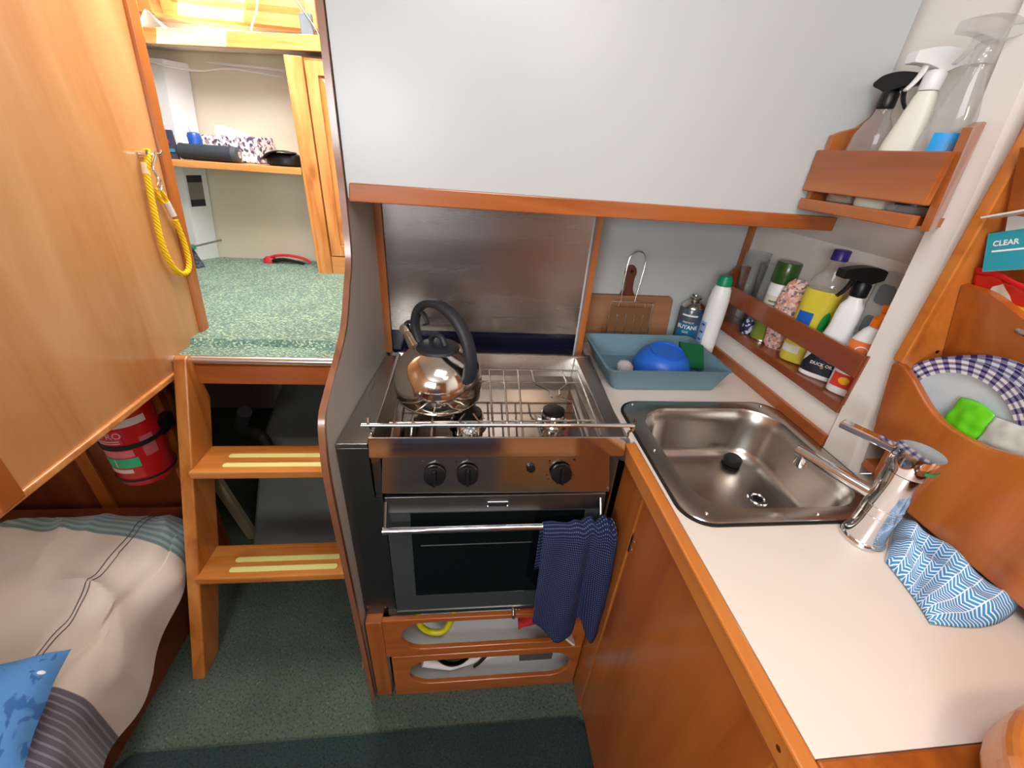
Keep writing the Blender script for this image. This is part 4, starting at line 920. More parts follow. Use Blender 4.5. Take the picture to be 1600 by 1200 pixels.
obj('oil', bot([(.003, .024, .033), (.01, .0255, .0355), (.045, .0262, .0365), (.055, .0245, .0345), (.065, .0262, .0365), (.125, .0262, .0365), (.135, .0248, .035), (.145, .0262, .0365), (.178, .0262, .0363), (.179, .0260, .0360)], To), oilm, ob, smooth=True)
obj('bottle_shell', bot([(.1795, .0262, .0363), (.190, .0260, .0360), (.206, .022, .031), (.222, .0145, .019), (.235, .0125, .014), (.244, .0125, .0135)], To, 2.2), M['clear_plastic'], ob, smooth=True)
obj('cap', bot([(.2442, .0155, .0155), (.2445, .0165, .0165), (.265, .0162, .0162), (.2665, .015, .015)], To, 2.0), M['purple'], ob, smooth=True)
obj('printed_label', spatch(To, .0270, .0374, 2.6, .080, .128, math.radians(140), math.radians(184)), plain('blue_label', srgb(28, 92, 186), .35), ob)
obj('green_mark', spatch(To, .0270, .0374, 2.6, .060, .138, math.radians(206), math.radians(250), shape='oval'), plain('leaf_green_label', srgb(20, 130, 50), .4), ob)
obj('lower_label', spatch(To, .0268, .0372, 2.6, .026, .045, math.radians(130), math.radians(186)), M['offwhite'], ob)
# trigger sprayer builder
def trigger(T, parent, mat, z, s=1.0, name='trigger_head'):
    """T: local frame, nozzle towards +X"""
    prof_ = smooth_path([(-.034, .030, 0), (-.020, .040, 0), (.006, .043, 0), (.030, .040, 0), (.046, .036, 0), (.050, .034, 0), (.050, .022, 0), (.046, .020, 0), (.030, .020, 0), (.010, .016, 0), (-.004, .012, 0), (-.018, .018, 0), (-.032, .024, 0), (-.034, .030, 0)], 3)[:-1]
    pts = [(p.x * s, p.y * s) for p in prof_]
    h = obj(name, prism(pts, lambda a, b: T @ Vector((a, -.0105 * s, z + b)), lambda a, b: T @ Vector((a, .0105 * s, z + b))), mat, parent, bev=.003)
    obj('collar', lathe([(.0135 * s, z - .012 * s), (.0145 * s, z - .010 * s), (.0145 * s, z + .010 * s), (.0115 * s, z + .015 * s)], 28, T=T), mat, h, smooth=True)
    tp_ = [T @ Vector((a * s, 0, z + b * s)) for a, b in ((.022, .020), (.024, .008), (.030, -.004), (.038, -.014))]
    obj('trigger', ribbon(smooth_path(tp_, 5), [.011 * s, .008 * s], [.007 * s, .004 * s], (T.to_3x3() @ Vector((0, 1, 0))).normalized()), mat, h, smooth=True)
    return h
# white trigger bottle with a dark label
db = thing('trigger_bottle', 'white trigger bottle with black spray head and dark starry label', 'spray bottle', (.795, .757, ZS))
Td = Matrix.Translation((.8100, .765, 0)) @ Matrix.Rotation(math.radians(36), 4, 'Z')
obj('body', bot([(.0003, .020, .036), (.003, .0225, .040), (.06, .0225, .040), (.085, .022, .037), (.105, .020, .026), (.125, .0195, .023), (.150, .019, .023), (.170, .017, .021), (.182, .013, .014), (.190, .0125, .0125)], Td, 3.0), M['white_plastic'], db, smooth=True)
Ttr = Td @ Matrix.Rotation(math.radians(138), 4, 'Z')
trigger(Ttr, db, M['black'], ZS + .2035, 1.12)
lb_ = obj('printed_label', bot([(.012, .0231, .0408), (.088, .0226, .0374)], Td, 3.0), speckle('night_label', [srgb(24, 30, 42), srgb(28, 38, 54), srgb(20, 24, 32), srgb(24, 30, 42), srgb(30, 42, 58), srgb(24, 30, 42), srgb(150, 130, 80)], 90, .45), db)
def sidewrap(T, X, y0, z0): return lambda x, y: T @ Vector((X, y0 - x, z0 + y))
obj('lettering', text_bm('DUCK OIL', .0095, (0, 0, 0), (1, 0, 0), (0, 1, 0), wrap=sidewrap(Td, -.0240, 0, ZS + .036), bold=.0003), M['white_print'], lb_)
# washing-up liquid
mf = thing('washing_up_bottle', 'white washing-up liquid bottle with an orange cap and orange label', 'bottle', (.79, .682, ZS))
Tm = Matrix.Translation((.8090, .687, 0)) @ Matrix.Rotation(math.radians(36), 4, 'Z')
obj('body', bot([(.0003, .018, .032), (.003, .0205, .035), (.05, .0215, .0365), (.095, .021, .037), (.120, .0195, .033), (.142, .016, .023), (.152, .0135, .0145)], Tm, 2.5), M['white_plastic'], mf, smooth=True)
cp_ = obj('cap', bot([(.1522, .016, .016), (.153, .0168, .0168), (.168, .0162, .0162), (.172, .011, .011), (.180, .008, .008), (.1835, .0115, .0115), (.193, .012, .012), (.196, .0095, .0095)], Tm, 2.0), M['orange'], mf, smooth=True)
org = plain('orange_label', srgb(232, 124, 66), .4)
def mlabel(z0, z1, mat, rx=.0220, ry=.0372, a0=128, a1=214): return obj('printed_label', spatch(Tm, rx, ry, 2.5, z0, z1, math.radians(a0), math.radians(a1)), mat, mf)
l1 = mlabel(.066, .122, org, .0226, .0382)
l2 = mlabel(.018, .048, plain('red_orange_label', srgb(214, 60, 44), .4), .0220, .0374)
obj('fruit_mark', loft([(-.010, .0004, .0004), (-.006, .003, .009), (0, .0035, .012), (.006, .003, .009), (.010, .0004, .0004)], 16, T=Tm @ Matrix.Translation((-.0205, .008, ZS + .034))), plain('tangerine_mark', srgb(246, 176, 30), .5), l2, smooth=True)
ink = plain('dark_green_ink', srgb(24, 70, 44), .5)
def ewrap(T, rx, ry, z0, a0): return lambda x, y: T @ Vector((rx * math.cos(a0 + x / ry), ry * math.sin(a0 + x / ry), z0 + y))
obj('lettering', text_bm('MORNING', .0115, (0, 0, 0), (1, 0, 0), (0, 1, 0), wrap=swrap(Tm, .0231, .0387, 2.5, .094, math.radians(171), .028), bold=.0004), ink, l1)
obj('lettering', text_bm('FRESH', .0115, (0, 0, 0), (1, 0, 0), (0, 1, 0), wrap=swrap(Tm, .0231, .0387, 2.5, .0805, math.radians(171), .028), bold=.0004), ink, l1)
obj('arch_mark', tube([Tm @ Vector((-.0232, .006 + .011 * math.cos(a), ZS + .104 + .008 * math.sin(a))) for a in [PI * k / 12 for k in range(13)]], .0012, 6), M['white_print'], l1)
# grey switch plate on the hull side
sw = thing('socket_plate', 'grey metal plate with two rounded pads on the hull side beside the bottles', 'socket', (.84, .735, 1.10))
obj('plate', prism(rrect(.704, .764, 1.100, 1.256, .014, 5), lambda y, z: Vector((.849, y, z)), lambda y, z: Vector((.838, y, z))), plain('grey_plate', srgb(186, 186, 182), .35, metal=.2), sw, bev=.002)
for z in (1.145, 1.210): obj('pad', prism(rrect(.716, .752, z - .018, z + .022, .010, 5), lambda y, z: Vector((.8378, y, z)), lambda y, z: Vector((.8355, y, z))), plain('grey_pad', srgb(110, 116, 120), .4), sw, bev=.001)

# ================================================================== UPPER RACK
ur = thing('wall_rack', 'small cherry bottle rack fixed high on the hull side', 'rack', (.73, .75, 1.34))
obj('front_board', box(.684, .696, .613, .874, 1.383, 1.455), M['cherry_y'], ur, bev=.002)
obj('shelf', box(.6965, .784, .640, .870, 1.352, 1.366), M['cherry_y'], ur)
obj('shelf_lip', box(.685, .696, .618, .870, 1.349, 1.369), M['cherry_y'], ur, bev=.0015)
lb2 = [(.698, 1.352), (.786, 1.352), (.786, 1.54), (.776, 1.535), (.765, 1.515), (.745, 1.497), (.715, 1.488), (.698, 1.480)]
obj('side_board', prism(lb2, lambda x, z: Vector((x, .862, z)), lambda x, z: Vector((x, .8735, z))), M['cherry_z'], ur, bev=.0015)
rb2 = [(.699, .612, 1.349), (.7625, .655, 1.349), (.7625, .667, 1.497), (.751, .662, 1.497), (.730, .650, 1.490), (.699, .627, 1.485)]
bm = B_(); a = [bm.verts.new(p) for p in rb2]; b = [bm.verts.new((p[0], p[1] - .014, p[2])) for p in rb2]
bm.faces.new(a); bm.faces.new(b[::-1])
for k in range(6): bm.faces.new((a[k], b[k], b[(k + 1) % 6], a[(k + 1) % 6]))
obj('side_board', bm, M['cherry_z'], ur)
ZU = 1.3665
def ub(secs, T, q=2.0): return loft([(ZU + s[0], s[1], s[2], 0, 0, q) for s in secs], 40, T=T)
b1 = thing('clear_trigger_bottle', 'clear trigger bottle with a black spray head in the wall rack', 'spray bottle', (.737, .822, ZU))
T1 = Matrix.Translation((.739, .818, 0)) @ Matrix.Rotation(math.radians(30), 4, 'Z')
obj('body', ub([(.0005, .024, .030), (.004, .026, .033), (.09, .026, .033), (.115, .024, .030), (.135, .017, .020), (.146, .0125, .013), (.155, .012, .012)], T1, 2.4), M['clear_plastic'], b1, smooth=True)
obj('contents', ub([(.003, .0235, .0300), (.005, .0245, .0312), (.088, .0245, .0312), (.089, .0240, .0305)], T1, 2.4), plain('cloudy_fluid', srgb(226, 200, 170), .15, trans=.3), b1, smooth=True)
trigger(T1 @ Matrix.Rotation(math.radians(-110), 4, 'Z'), b1, M['black'], ZU + .168, .95)
b2 = thing('white_trigger_bottle', 'all-white trigger bottle in the middle of the wall rack', 'spray bottle', (.737, .757, ZU))
T2 = Matrix.Translation((.739, .748, 0)) @ Matrix.Rotation(math.radians(32), 4, 'Z')
obj('body', ub([(.0005, .022, .031), (.004, .0235, .0335), (.06, .0235, .0335), (.10, .021, .030), (.14, .0165, .021), (.165, .014, .016), (.175, .0125, .0125)], T2, 2.8), plain('cream_plastic', srgb(222, 220, 208), .4), b2, smooth=True)
trigger(T2 @ Matrix.Rotation(math.radians(143), 4, 'Z'), b2, M['white_plastic'], ZU + .188, 1.0)
bm = box(-.0246, -.0243, -.012, .012, ZU + .086, ZU + .090); bmesh.ops.transform(bm, matrix=T2, verts=bm.verts); obj('printed_line', bm, plain('grey_ink', srgb(120, 120, 116), .5), b2)
obj('label_spot', arc_patch(.0240, ZU + .070, ZU + .080, math.radians(176), math.radians(196), 6, T=T2, ry=.034), plain('amber_spot', srgb(220, 170, 80), .5), b2)
b3 = thing('clear_window_spray', 'clear spray bottle with a bright blue label at the right of the wall rack', 'spray bottle', (.737, .690, ZU))
T3 = Matrix.Translation((.737, .683, 0)) @ Matrix.Rotation(math.radians(30), 4, 'Z')
obj('body', ub([(.0005, .021, .028), (.004, .0225, .0305), (.10, .0225, .0305), (.14, .020, .027), (.17, .0155, .019), (.19, .0125, .013), (.20, .012, .012)], T3, 2.3), M['clear_plastic'], b3, smooth=True)
trigger(T3 @ Matrix.Rotation(math.radians(145), 4, 'Z'), b3, M['clear_plastic'], ZU + .213, 1.0)
obj('printed_label', arc_patch(.0232, ZU + .03, ZU + .115, math.radians(165), math.radians(250), 12, T=T3, ry=.0312), plain('cyan_label', srgb(40, 156, 226), .4), b3)
obj('dark_band', arc_patch(.0234, ZU + .012, ZU + .03, math.radians(150), math.radians(250), 12, T=T3, ry=.0314), M['navy'], b3)

# ================================================================== PLATE RACK
pr = thing('plate_rack', 'tall orange timber rack with three scooped pockets on the hull side', 'rack', (.83, .3, .925))
fr_ = [(.581, 1.134), (.572, 1.142), (.559, 1.139), (.535, 1.127), (.515, 1.114), (.499, 1.104), (.483, 1.096), (.466, 1.090), (.448, 1.088), (.43, 1.088), (.40, 1.091), (.364, 1.104), (.33, 1.118), (.29, 1.132), (.25, 1.142), (.13, 1.142), (.13, .928), (.500, .928), (.510, .950), (.514, 1.000), (.550, 1.012)]
obj('lower_front', prism(fr_, lambda y, z: Vector((.744, y, z)), lambda y, z: Vector((.758, y, z))), M['door_z'], pr, bev=.004, seg=3)
sbp = [(.7585, .585, .93), (.7585, .585, 1.13), (.716, .560, 1.50), (.700, .545, 1.75), (.925, .545, 1.75), (.925, .585, .93)]
bm = B_(); a = [bm.verts.new(p) for p in [(.745, .584, 1.1425)] + [(.7585, .585, 1.13), (.7585, .584, 1.125), (.925, .584, 1.125), (.925, .585, 1.75), (.735, .585, 1.75), (.737, .583, 1.50)]]
b = [bm.verts.new((v.co.x, v.co.y - .018, v.co.z)) for v in a]
bm.faces.new(a); bm.faces.new(b[::-1])
for k in range(7): bm.faces.new((a[k], b[k], b[(k + 1) % 7], a[(k + 1) % 7]))
obj('side_board', bm, M['edge_y'], pr, bev=.002)
bm = box(.7585, .925, .112, .1295, .93, 1.75); obj('side_board', bm, M['edge_y'], pr)
def tier(z0, x0, z1, x1, yl, name, dip):
    n = 30; t = []; bpts = []
    for k in range(n + 1):
        f = k / n; y = yl - f * (yl - .13); s = max(0, min(1, (f - .06) / .22)); d = dip * (3 * s * s - 2 * s ** 3)
        s2 = max(0, min(1, (f - .72) / .22)); d -= dip * (3 * s2 * s2 - 2 * s2 ** 3)
        t.append((y, d)); 
    bm = B_(); fa = []; 
    for (y, d) in t:
        zt = z1 - d; xt = x1 + (x0 - x1) * (d / (z1 - z0)) if z1 != z0 else x1
        fa.append([bm.verts.new(p) for p in ((xt, y, zt), (xt + .012, y, zt + .003), (x0 + .012, y, z0), (x0, y, z0))])
    for p, q in zip(fa, fa[1:]):
        for k in range(4): bm.faces.new((p[k], p[(k + 1) % 4], q[(k + 1) % 4], q[k]))
    bm.faces.new(fa[0]); bm.faces.new(fa[-1][::-1])
    return obj(name, bm, M['door_z'], pr, smooth=True)
tier(.985, .880, 1.279, .767, .5655, 'middle_front', .030)
tier(1.27, .815, 1.462, .718, .557, 'top_front', .022)
obj('pocket_floor', box(.759, .905, .13, .545, .935, .950), M['door_z'], pr)
obj('pocket_floor', box(.815, .914, .13, .5655, 1.215, 1.225), M['door_z'], pr)
obj('back_board', box(.915, .925, .13, .545, .951, 1.74), M['door_z'], pr)
for (y, z, x) in ((.548, 1.19, .80), ): obj('screw_hole', lathe([(.0001, 0), (.003, 0), (.003, .001)], 12, T=Matrix.Translation((.80, .5668, 1.165)) @ Matrix.Rotation(PI / 2, 4, 'X')), M['black'], pr)
cv = None; 0 and obj('cover_plate', prism(rrect(.500, .549, .9355, .995, .010, 4), lambda y, z: Vector((.7605, y, z)), lambda y, z: Vector((.7585, y, z))), plain('grey_beige_plate', srgb(168, 148, 134), .4), pr)
# gingham plates
gm_, N, L, Bn = newmat('gingham_glaze'); tc = N.new('ShaderNodeTexCoord'); sep = N.new('ShaderNodeSeparateXYZ'); L.new(tc.outputs['UV'], sep.inputs[0])
def chk(out):
    f = N.new('ShaderNodeMath'); f.operation = 'FRACT'; L.new(out, f.inputs[0]); g_ = N.new('ShaderNodeMath'); g_.operation = 'GREATER_THAN'; g_.inputs[1].default_value = .54; L.new(f.outputs[0], g_.inputs[0]); return g_.outputs[0]
a_, b_ = chk(sep.outputs[0]), chk(sep.outputs[1]); ad = N.new('ShaderNodeMath'); ad.operation = 'ADD'; L.new(a_, ad.inputs[0]); L.new(b_, ad.inputs[1])
dv_ = N.new('ShaderNodeMath'); dv_.operation = 'MULTIPLY'; dv_.inputs[1].default_value = .5; L.new(ad.outputs[0], dv_.inputs[0])
rp = N.new('ShaderNodeValToRGB'); rp.color_ramp.interpolation = 'CONSTANT'; e = rp.color_ramp.elements; e[0].position = 0; e[0].color = srgb(236, 234, 230); e[1].position = .4; e[1].color = srgb(140, 134, 170); x_ = e.new(.9); x_.color = srgb(56, 46, 100)
L.new(dv_.outputs[0], rp.inputs['Fac']); L.new(rp.outputs['Color'], Bn.inputs['Base Color']); Bn.inputs['Roughness'].default_value = .12; Bn.inputs['Coat Weight'].default_value = .5
glaze = plain('white_glaze', srgb(206, 216, 222), .12, coat=.5)
def plate(x, y, z, r, lean, label):
    T = Matrix.Translation((x, y, z)) @ Matrix.Rotation(lean, 4, 'Y') @ Matrix.Rotation(-PI / 2, 4, 'Y')   # face towards -X
    t = thing('plate', label, 'plate', (x, y, z - r), group=None)
    pf = [(.0001, .004), (r * .60, .004), (r * .64, .005), (r * .70, .010)]
    obj('well', lathe([(.0001, -.002), (r * .6, -.002), (r * .70, .004), (r * .995, .012)] + [], 64, cap0=False, cap1=False, T=T), glaze, t, smooth=True)
    w2 = obj('face', lathe([(r * .76, .0104), (r * .70, .0060), (r * .60, .0035), (.0001, .0035)], 64, cap0=False, cap1=False, T=T), glaze, t, smooth=True)
    bm = grid(lambda u, v: T @ Vector(((r * (.76 + .24 * v)) * math.cos(2 * PI * u), (r * (.76 + .24 * v)) * math.sin(2 * PI * u), .0104 + .0046 * v)), 96, 3, uv=(34, 3))
    obj('rim', bm, gm_, t, smooth=True); return t
plate(.792, .478, 1.082, .1060, math.radians(-6), 'front plate of the stack in the lower pocket with a purple gingham rim')
plate(.806, .470, 1.088, .1070, math.radians(-6), 'second gingham plate just behind the front plate in the lower pocket')
plate(.820, .462, 1.092, .1080, math.radians(-6), 'rearmost plate in the lower pocket showing only its upper rim')
gp = thing('wipes_packet', 'crumpled packet half lime green and half clear lying against the plates', 'packet', (.77, .42, 1.05))
def pk(y0, y1, z0, z1, y2=None):
    def f(u, v):
        y = y0 + (y1 - y0) * u; z = z0 + (z1 - z0) * v + .012 * (1 - u) * (1 - v) * 0 - .016 * u * 0
        bul = math.sin(PI * u) ** .5 * math.sin(PI * v) ** .5 if 0 < u < 1 and 0 < v < 1 else 0
        return Vector((.7755 - .005 * bul + .004 * noise.noise(Vector((y * 60, z * 60, 1))) - (1.13 - z) * .05, y, z + .006 * math.sin(u * 3)))
    return grid(f, 20, 20)
obj('green_end', pk(.484, .4335, 1.062, 1.124), plain('lime_film', srgb(96, 196, 30), .25, coat=.4), gp, smooth=True, solid=.001)
obj('clear_end', pk(.433, .350, 1.055, 1.122), plain('milky_film', srgb(212, 214, 206), .2, trans=.2, coat=.4), gp, smooth=True, solid=.001)
# box and packet in the middle pocket
tb = thing('gloves_box', 'opened teal and white carton standing in the middle pocket', 'box', (.79, .53, 1.27))
TBX = Matrix.Translation((.782, .545, 1.294)) @ Matrix.Rotation(math.radians(-5), 4, 'Y') @ Matrix.Rotation(math.radians(-19), 4, 'X')
def bxx(x0, x1, y0, y1, z0, z1): 
    bm = box(x0, x1, y0, y1, z0, z1); bmesh.ops.transform(bm, matrix=TBX, verts=bm.verts); return bm
obj('carton', bxx(-.020, .030, -.20, -.004, .012, .066), plain('card_white', srgb(226, 226, 222), .6), tb)
fb = obj('front_print', bxx(-.0212, -.0202, -.0660, -.004, .0125, .066), plain('teal_print', srgb(44, 152, 170), .45), tb)
obj('flap', bxx(-.048, -.010, -.20, -.012, .086, .0885), M['offwhite'], tb)
obj('inner_flap', bxx(-.016, -.014, -.20, -.020, .0665, .0855), plain('card_grey_white', srgb(214, 216, 214), .6), tb)
obj('lettering', text_bm('CLEAR', .0100, (0, 0, 0), (1, 0, 0), (0, 1, 0), wrap=lambda x, y: TBX @ Vector((-.0218, -.027 - x, .050 + y)), bold=.0003), M['white_print'], fb)
obj('printed_line', bxx(-.0216, -.0213, -.054, -.012, .0385, .041), M['white_print'], fb)
ry = thing('snack_packet', 'red, white and yellow packet tucked below the teal carton', 'packet', (.775, .52, 1.23))
def ryp(u, v): return Vector((.772 + .003 * noise.noise(Vector((u * 9, v * 4, 7))) + .024 * (1 - v) , .563 - .20 * u, 1.252 + .052 * v - .008 * u + .003 * math.sin(u * 14)))
obj('film', grid(ryp, 30, 8), speckle('white_yellow_print', [srgb(226, 218, 200), srgb(238, 176, 20), srgb(244, 196, 40), srgb(226, 218, 200), srgb(200, 40, 30)], 26, .35), ry, smooth=True, solid=.002)
obj('red_band', grid(lambda u, v: ryp(u, .80 + .2 * v) + Vector((-.0022, 0, .003)), 30, 2), plain('red_film', srgb(200, 26, 34), .35), ry, smooth=True, solid=.001)
fo = obj('foil_wrap', grid(lambda u, v: Vector((.784 - .004 * math.sin(PI * v), .480 - .10 * u, 1.236 + .009 * v + .004 * noise.noise(Vector((u * 20, v * 8, 2))))), 24, 6), plain('crumpled_foil', srgb(200, 196, 190), .3, metal=.7, bump=.6, bscale=90), smooth=True, solid=.001)
tag(fo, 'strip of silver foil wrapper along the edge of the middle pocket', 'foil')
# dish cloth with chevrons
chv, N, L, Bn = newmat('blue_chevron_cloth'); tc = N.new('ShaderNodeTexCoord'); sep = N.new('ShaderNodeSeparateXYZ'); L.new(tc.outputs['UV'], sep.inputs[0])
def mth(op, a, b=None):
    n_ = N.new('ShaderNodeMath'); n_.operation = op
    if isinstance(a, (int, float)): n_.inputs[0].default_value = a
    else: L.new(a, n_.inputs[0])
    if b is not None:
        if isinstance(b, (int, float)): n_.inputs[1].default_value = b
        else: L.new(b, n_.inputs[1])
    return n_.outputs[0]
zz = mth('PINGPONG', sep.outputs[0], .5); st_ = mth('FRACT', mth('ADD', mth('MULTIPLY', sep.outputs[1], 2.2), mth('MULTIPLY', zz, 2.4)))
mask = mth('GREATER_THAN', st_, .38); row = mth('GREATER_THAN', mth('FRACT', mth('MULTIPLY', sep.outputs[0], 1.0)), .07)
mk_ = mth('MULTIPLY', mask, row); mx = N.new('ShaderNodeMix'); mx.data_type = 'RGBA'; mx.inputs[6].default_value = srgb(226, 232, 236); mx.inputs[7].default_value = srgb(58, 142, 204)
L.new(mk_, mx.inputs[0]); L.new(mx.outputs[2], Bn.inputs['Base Color']); Bn.inputs['Roughness'].default_value = .85; Bn.inputs['Specular IOR Level'].default_value = .2
def cloth(u, v):
    # corners on the worktop: near the tap, along the rack, right end, front corner
    A_, B2, C_, D_ = Vector((.642, .356, 0)), Vector((.748, .444, 0)), Vector((.790, .285, 0)), Vector((.616, .262, 0))
    p = (A_ * (1 - u) + D_ * u) * (1 - v) + (B2 * (1 - u) + C_ * u) * v
    e = min(u, 1 - u, v, 1 - v); rise = min(1, e * 9) ** .6
    p.x = min(p.x, .781); 
    bulge = .006 * math.sin(u * 7) * rise
    z = .9082 + rise * (.013 + .016 * math.exp(-((v - .30 - .25 * u) / .10) ** 2) + .016 * math.exp(-((v - .72) / .13) ** 2) + .006 * math.sin(u * 11 + v * 3) + .004 * noise.noise(Vector((u * 5, v * 6, 4))))
    return Vector((p.x + bulge, p.y - .012 * math.sin(PI * u) * (1 - v) - .018 * math.sin(PI * v) * u ** 3, z))
cl = obj('dish_cloth', grid(cloth, 60, 60, uv=(8, 14)), chv, smooth=True, solid=.0012)
tag(cl, 'damp blue and white chevron dish cloth lying behind the tap', 'cloth')
# near end post
np_ = thing('seat_end', 'orange varnished rounded timber end rising beside the near corner of the worktop', 'seat end', (.61, -.03, .0))
obj('cap', prism(rrect(.452, .80, -.22, .152, .13, 10), lambda x, y: Vector((x, y, .925)), lambda x, y: Vector((x, y, .978))), M['edge_y'], np_, bev=.012, seg=4)
obj('panel', box(.46, .76, -.18, .110, 0.001, .9245), M['door_z'], np_, bev=.004)
# door mat
mt = obj('door_mat', prism(rrect(-.858, .362, -.50, .535, .05, 6), lambda x, y: Vector((x, y, .0008)), lambda x, y: Vector((x, y, .009))), M['mat'], bev=.003)
tag(mt, 'dark green mat with bound edge lying on the carpet in the foreground', 'mat')

# ================================================================== BERTH: DUVET AND CUSHION
dm, N, L, Bn = newmat('striped_duvet'); tc = N.new('ShaderNodeTexCoord'); sep = N.new('ShaderNodeSeparateXYZ'); L.new(tc.outputs['UV'], sep.inputs[0])
def mth(op, a, b=None):
    n_ = N.new('ShaderNodeMath'); n_.operation = op
    if isinstance(a, (int, float)): n_.inputs[0].default_value = a
    else: L.new(a, n_.inputs[0])
    if b is not None:
        if isinstance(b, (int, float)): n_.inputs[1].default_value = b
        else: L.new(b, n_.inputs[1])
    return n_.outputs[0]
def mixc(f, a, b):
    m_ = N.new('ShaderNodeMix'); m_.data_type = 'RGBA'; L.new(f, m_.inputs[0])
    for i, c in ((6, a), (7, b)):
        if isinstance(c, tuple): m_.inputs[i].default_value = c
        else: L.new(c, m_.inputs[i])
    return m_.outputs[2]
yv = sep.outputs[1]
teal = mixc(mth('GREATER_THAN', mth('FRACT', mth('MULTIPLY', yv, 62.0)), .5), srgb(104, 124, 128), srgb(136, 152, 152))
dark = mixc(mth('GREATER_THAN', mth('FRACT', mth('MULTIPLY', yv, 80.0)), .70), srgb(96, 90, 102), srgb(134, 128, 138))
c1 = mixc(mth('GREATER_THAN', yv, .885), srgb(206, 190, 178), teal)
c2 = mixc(mth('LESS_THAN', yv, .535), c1, dark)
L.new(c2, Bn.inputs['Base Color']); Bn.inputs['Roughness'].default_value = .9; Bn.inputs['Specular IOR Level'].default_value = .15; Bn.inputs['Sheen Weight'].default_value = .3
nb = N.new('ShaderNodeTexNoise'); nb.inputs['Scale'].default_value = 400; L.new(tc.outputs['Object'], nb.inputs['Vector'])
bp = N.new('ShaderNodeBump'); bp.inputs['Strength'].default_value = .2; bp.inputs['Distance'].default_value = .001; L.new(nb.outputs['Fac'], bp.inputs['Height']); L.new(bp.outputs['Normal'], Bn.inputs['Normal'])
def duvet(u, v):
    y = -.60 + v * 1.675
    s = u * 1.30                                     # arc length from the hull side
    flat = .86
    if s < flat: x = -1.85 + s * 1.085; z = .385; q = 0
    else:
        q = (s - flat) / (1.30 - flat); a = min(1, q / .55) * PI / 2
        x = -.917 + .118 * math.sin(a); z = .385 - .100 * (1 - math.cos(a))
        if q > .55:
            drop = (q - .55) / .45; x = -.799 - .006 * drop; z = .285 - drop * max(.02, min(.155, .155 - (y - .66) * .70))
    # soft folds, deeper where the cover falls over the edge
    n = noise.noise(Vector((x * 3.1, y * 2.6, .3))) * .034 + noise.noise(Vector((x * 7, y * 6, 2.0))) * .026 + noise.noise(Vector((x * 19, y * 12, 5.0))) * .005
    fold = math.sin(y * 34 + 3 * noise.noise(Vector((y * 3, 0, 5)))) * .010 * (min(1, q * 2) if s >= flat else max(0, (s - .6) / .26) * .35)
    crease = -.016 * math.exp(-((x + .86 - .16 * (y - .6)) / .018) ** 2) - .014 * math.exp(-((y - .72 + .7 * (x + 1.0)) / .03) ** 2) * (1 if x < -.85 else .3)
    if s < flat or q < .3: z += n + fold + crease
    x += (fold + n * .4) if q > .2 else 0
    rg = 1 - abs(noise.noise(Vector((x * 3.6 + 4, y * 4.4, 8.0)))) * 2.6
    if rg > 0 and (s < flat or q < .5): z += .020 * rg ** 3
    rg2 = 1 - abs(noise.noise(Vector((x * 6.5 - 2, y * 3.0 + x * 3, 3.0)))) * 3.0
    if rg2 > 0: z += .008 * rg2 ** 2; x += .005 * rg2 ** 2 * (1 if q > .3 else 0)
    end = (v - .90) / .10
    if end > 0: z -= .16 * end ** 2.4; 
    x = min(x, -.775 + (.0 if y > .3 else .02) - max(0, y - .90) * .55)
    return Vector((x, y, z))
bm = B_(); nu, nv = 120, 170
vs = [[bm.verts.new(duvet(i / nu, j / nv)) for j in range(nv + 1)] for i in range(nu + 1)]
lay = bm.loops.layers.uv.new('UVMap')
for i in range(nu):
    for j in range(nv):
        f = bm.faces.new((vs[i][j], vs[i + 1][j], vs[i + 1][j + 1], vs[i][j + 1]))
        for l in f.loops: l[lay].uv = (l.vert.co.x, l.vert.co.y + .16 * (l.vert.co.x + .9))
dv3 = obj('duvet', bm, dm, smooth=True)
tag(dv3, 'rumpled beige duvet with teal striped head end and dark striped near end on the berth', 'duvet')
for off in (0, .012):
    pts = []
    for k in range(60):
        y = .50 + (1.02 - .50) * k / 59; u = (.866 + off + .10 * ((.75 - y)) * .6 ) / 1.30 * .985
        p = duvet(u, (y + .60) / 1.675); pts.append(p + Vector((0, 0, .0012)))
    obj('seam', tube(pts, .0013, 6), plain('seam_thread', srgb(92, 94, 96), .8), dv3, smooth=True)
# cushion
cmat, N, L, Bn = newmat('blue_printed_cushion'); tc = N.new('ShaderNodeTexCoord')
v_ = N.new('ShaderNodeTexVoronoi'); v_.inputs['Scale'].default_value = 1.0; v_.inputs['Randomness'].default_value = .35; L.new(tc.outputs['UV'], v_.inputs['Vector'])
rp = N.new('ShaderNodeValToRGB'); e = rp.color_ramp.elements; e[0].position = .075; e[0].color = srgb(226, 232, 238); e[1].position = .10; e[1].color = srgb(78, 132, 190); L.new(v_.outputs['Distance'], rp.inputs['Fac'])
mp_ = N.new('ShaderNodeMapping'); mp_.inputs['Scale'].default_value = (1.6, .5, 1); mp_.inputs['Rotation'].default_value = (0, 0, .5); L.new(tc.outputs['UV'], mp_.inputs['Vector'])
n_w = N.new('ShaderNodeTexNoise'); n_w.inputs['Scale'].default_value = 1.6; n_w.inputs['Distortion'].default_value = 1.5; L.new(mp_.outputs['Vector'], n_w.inputs['Vector'])
r2 = N.new('ShaderNodeValToRGB'); e = r2.color_ramp.elements; e[0].position = .36; e[0].color = (.42, .52, .66, 1); e[1].position = .42; e[1].color = (1, 1, 1, 1); L.new(n_w.outputs['Fac'], r2.inputs['Fac'])
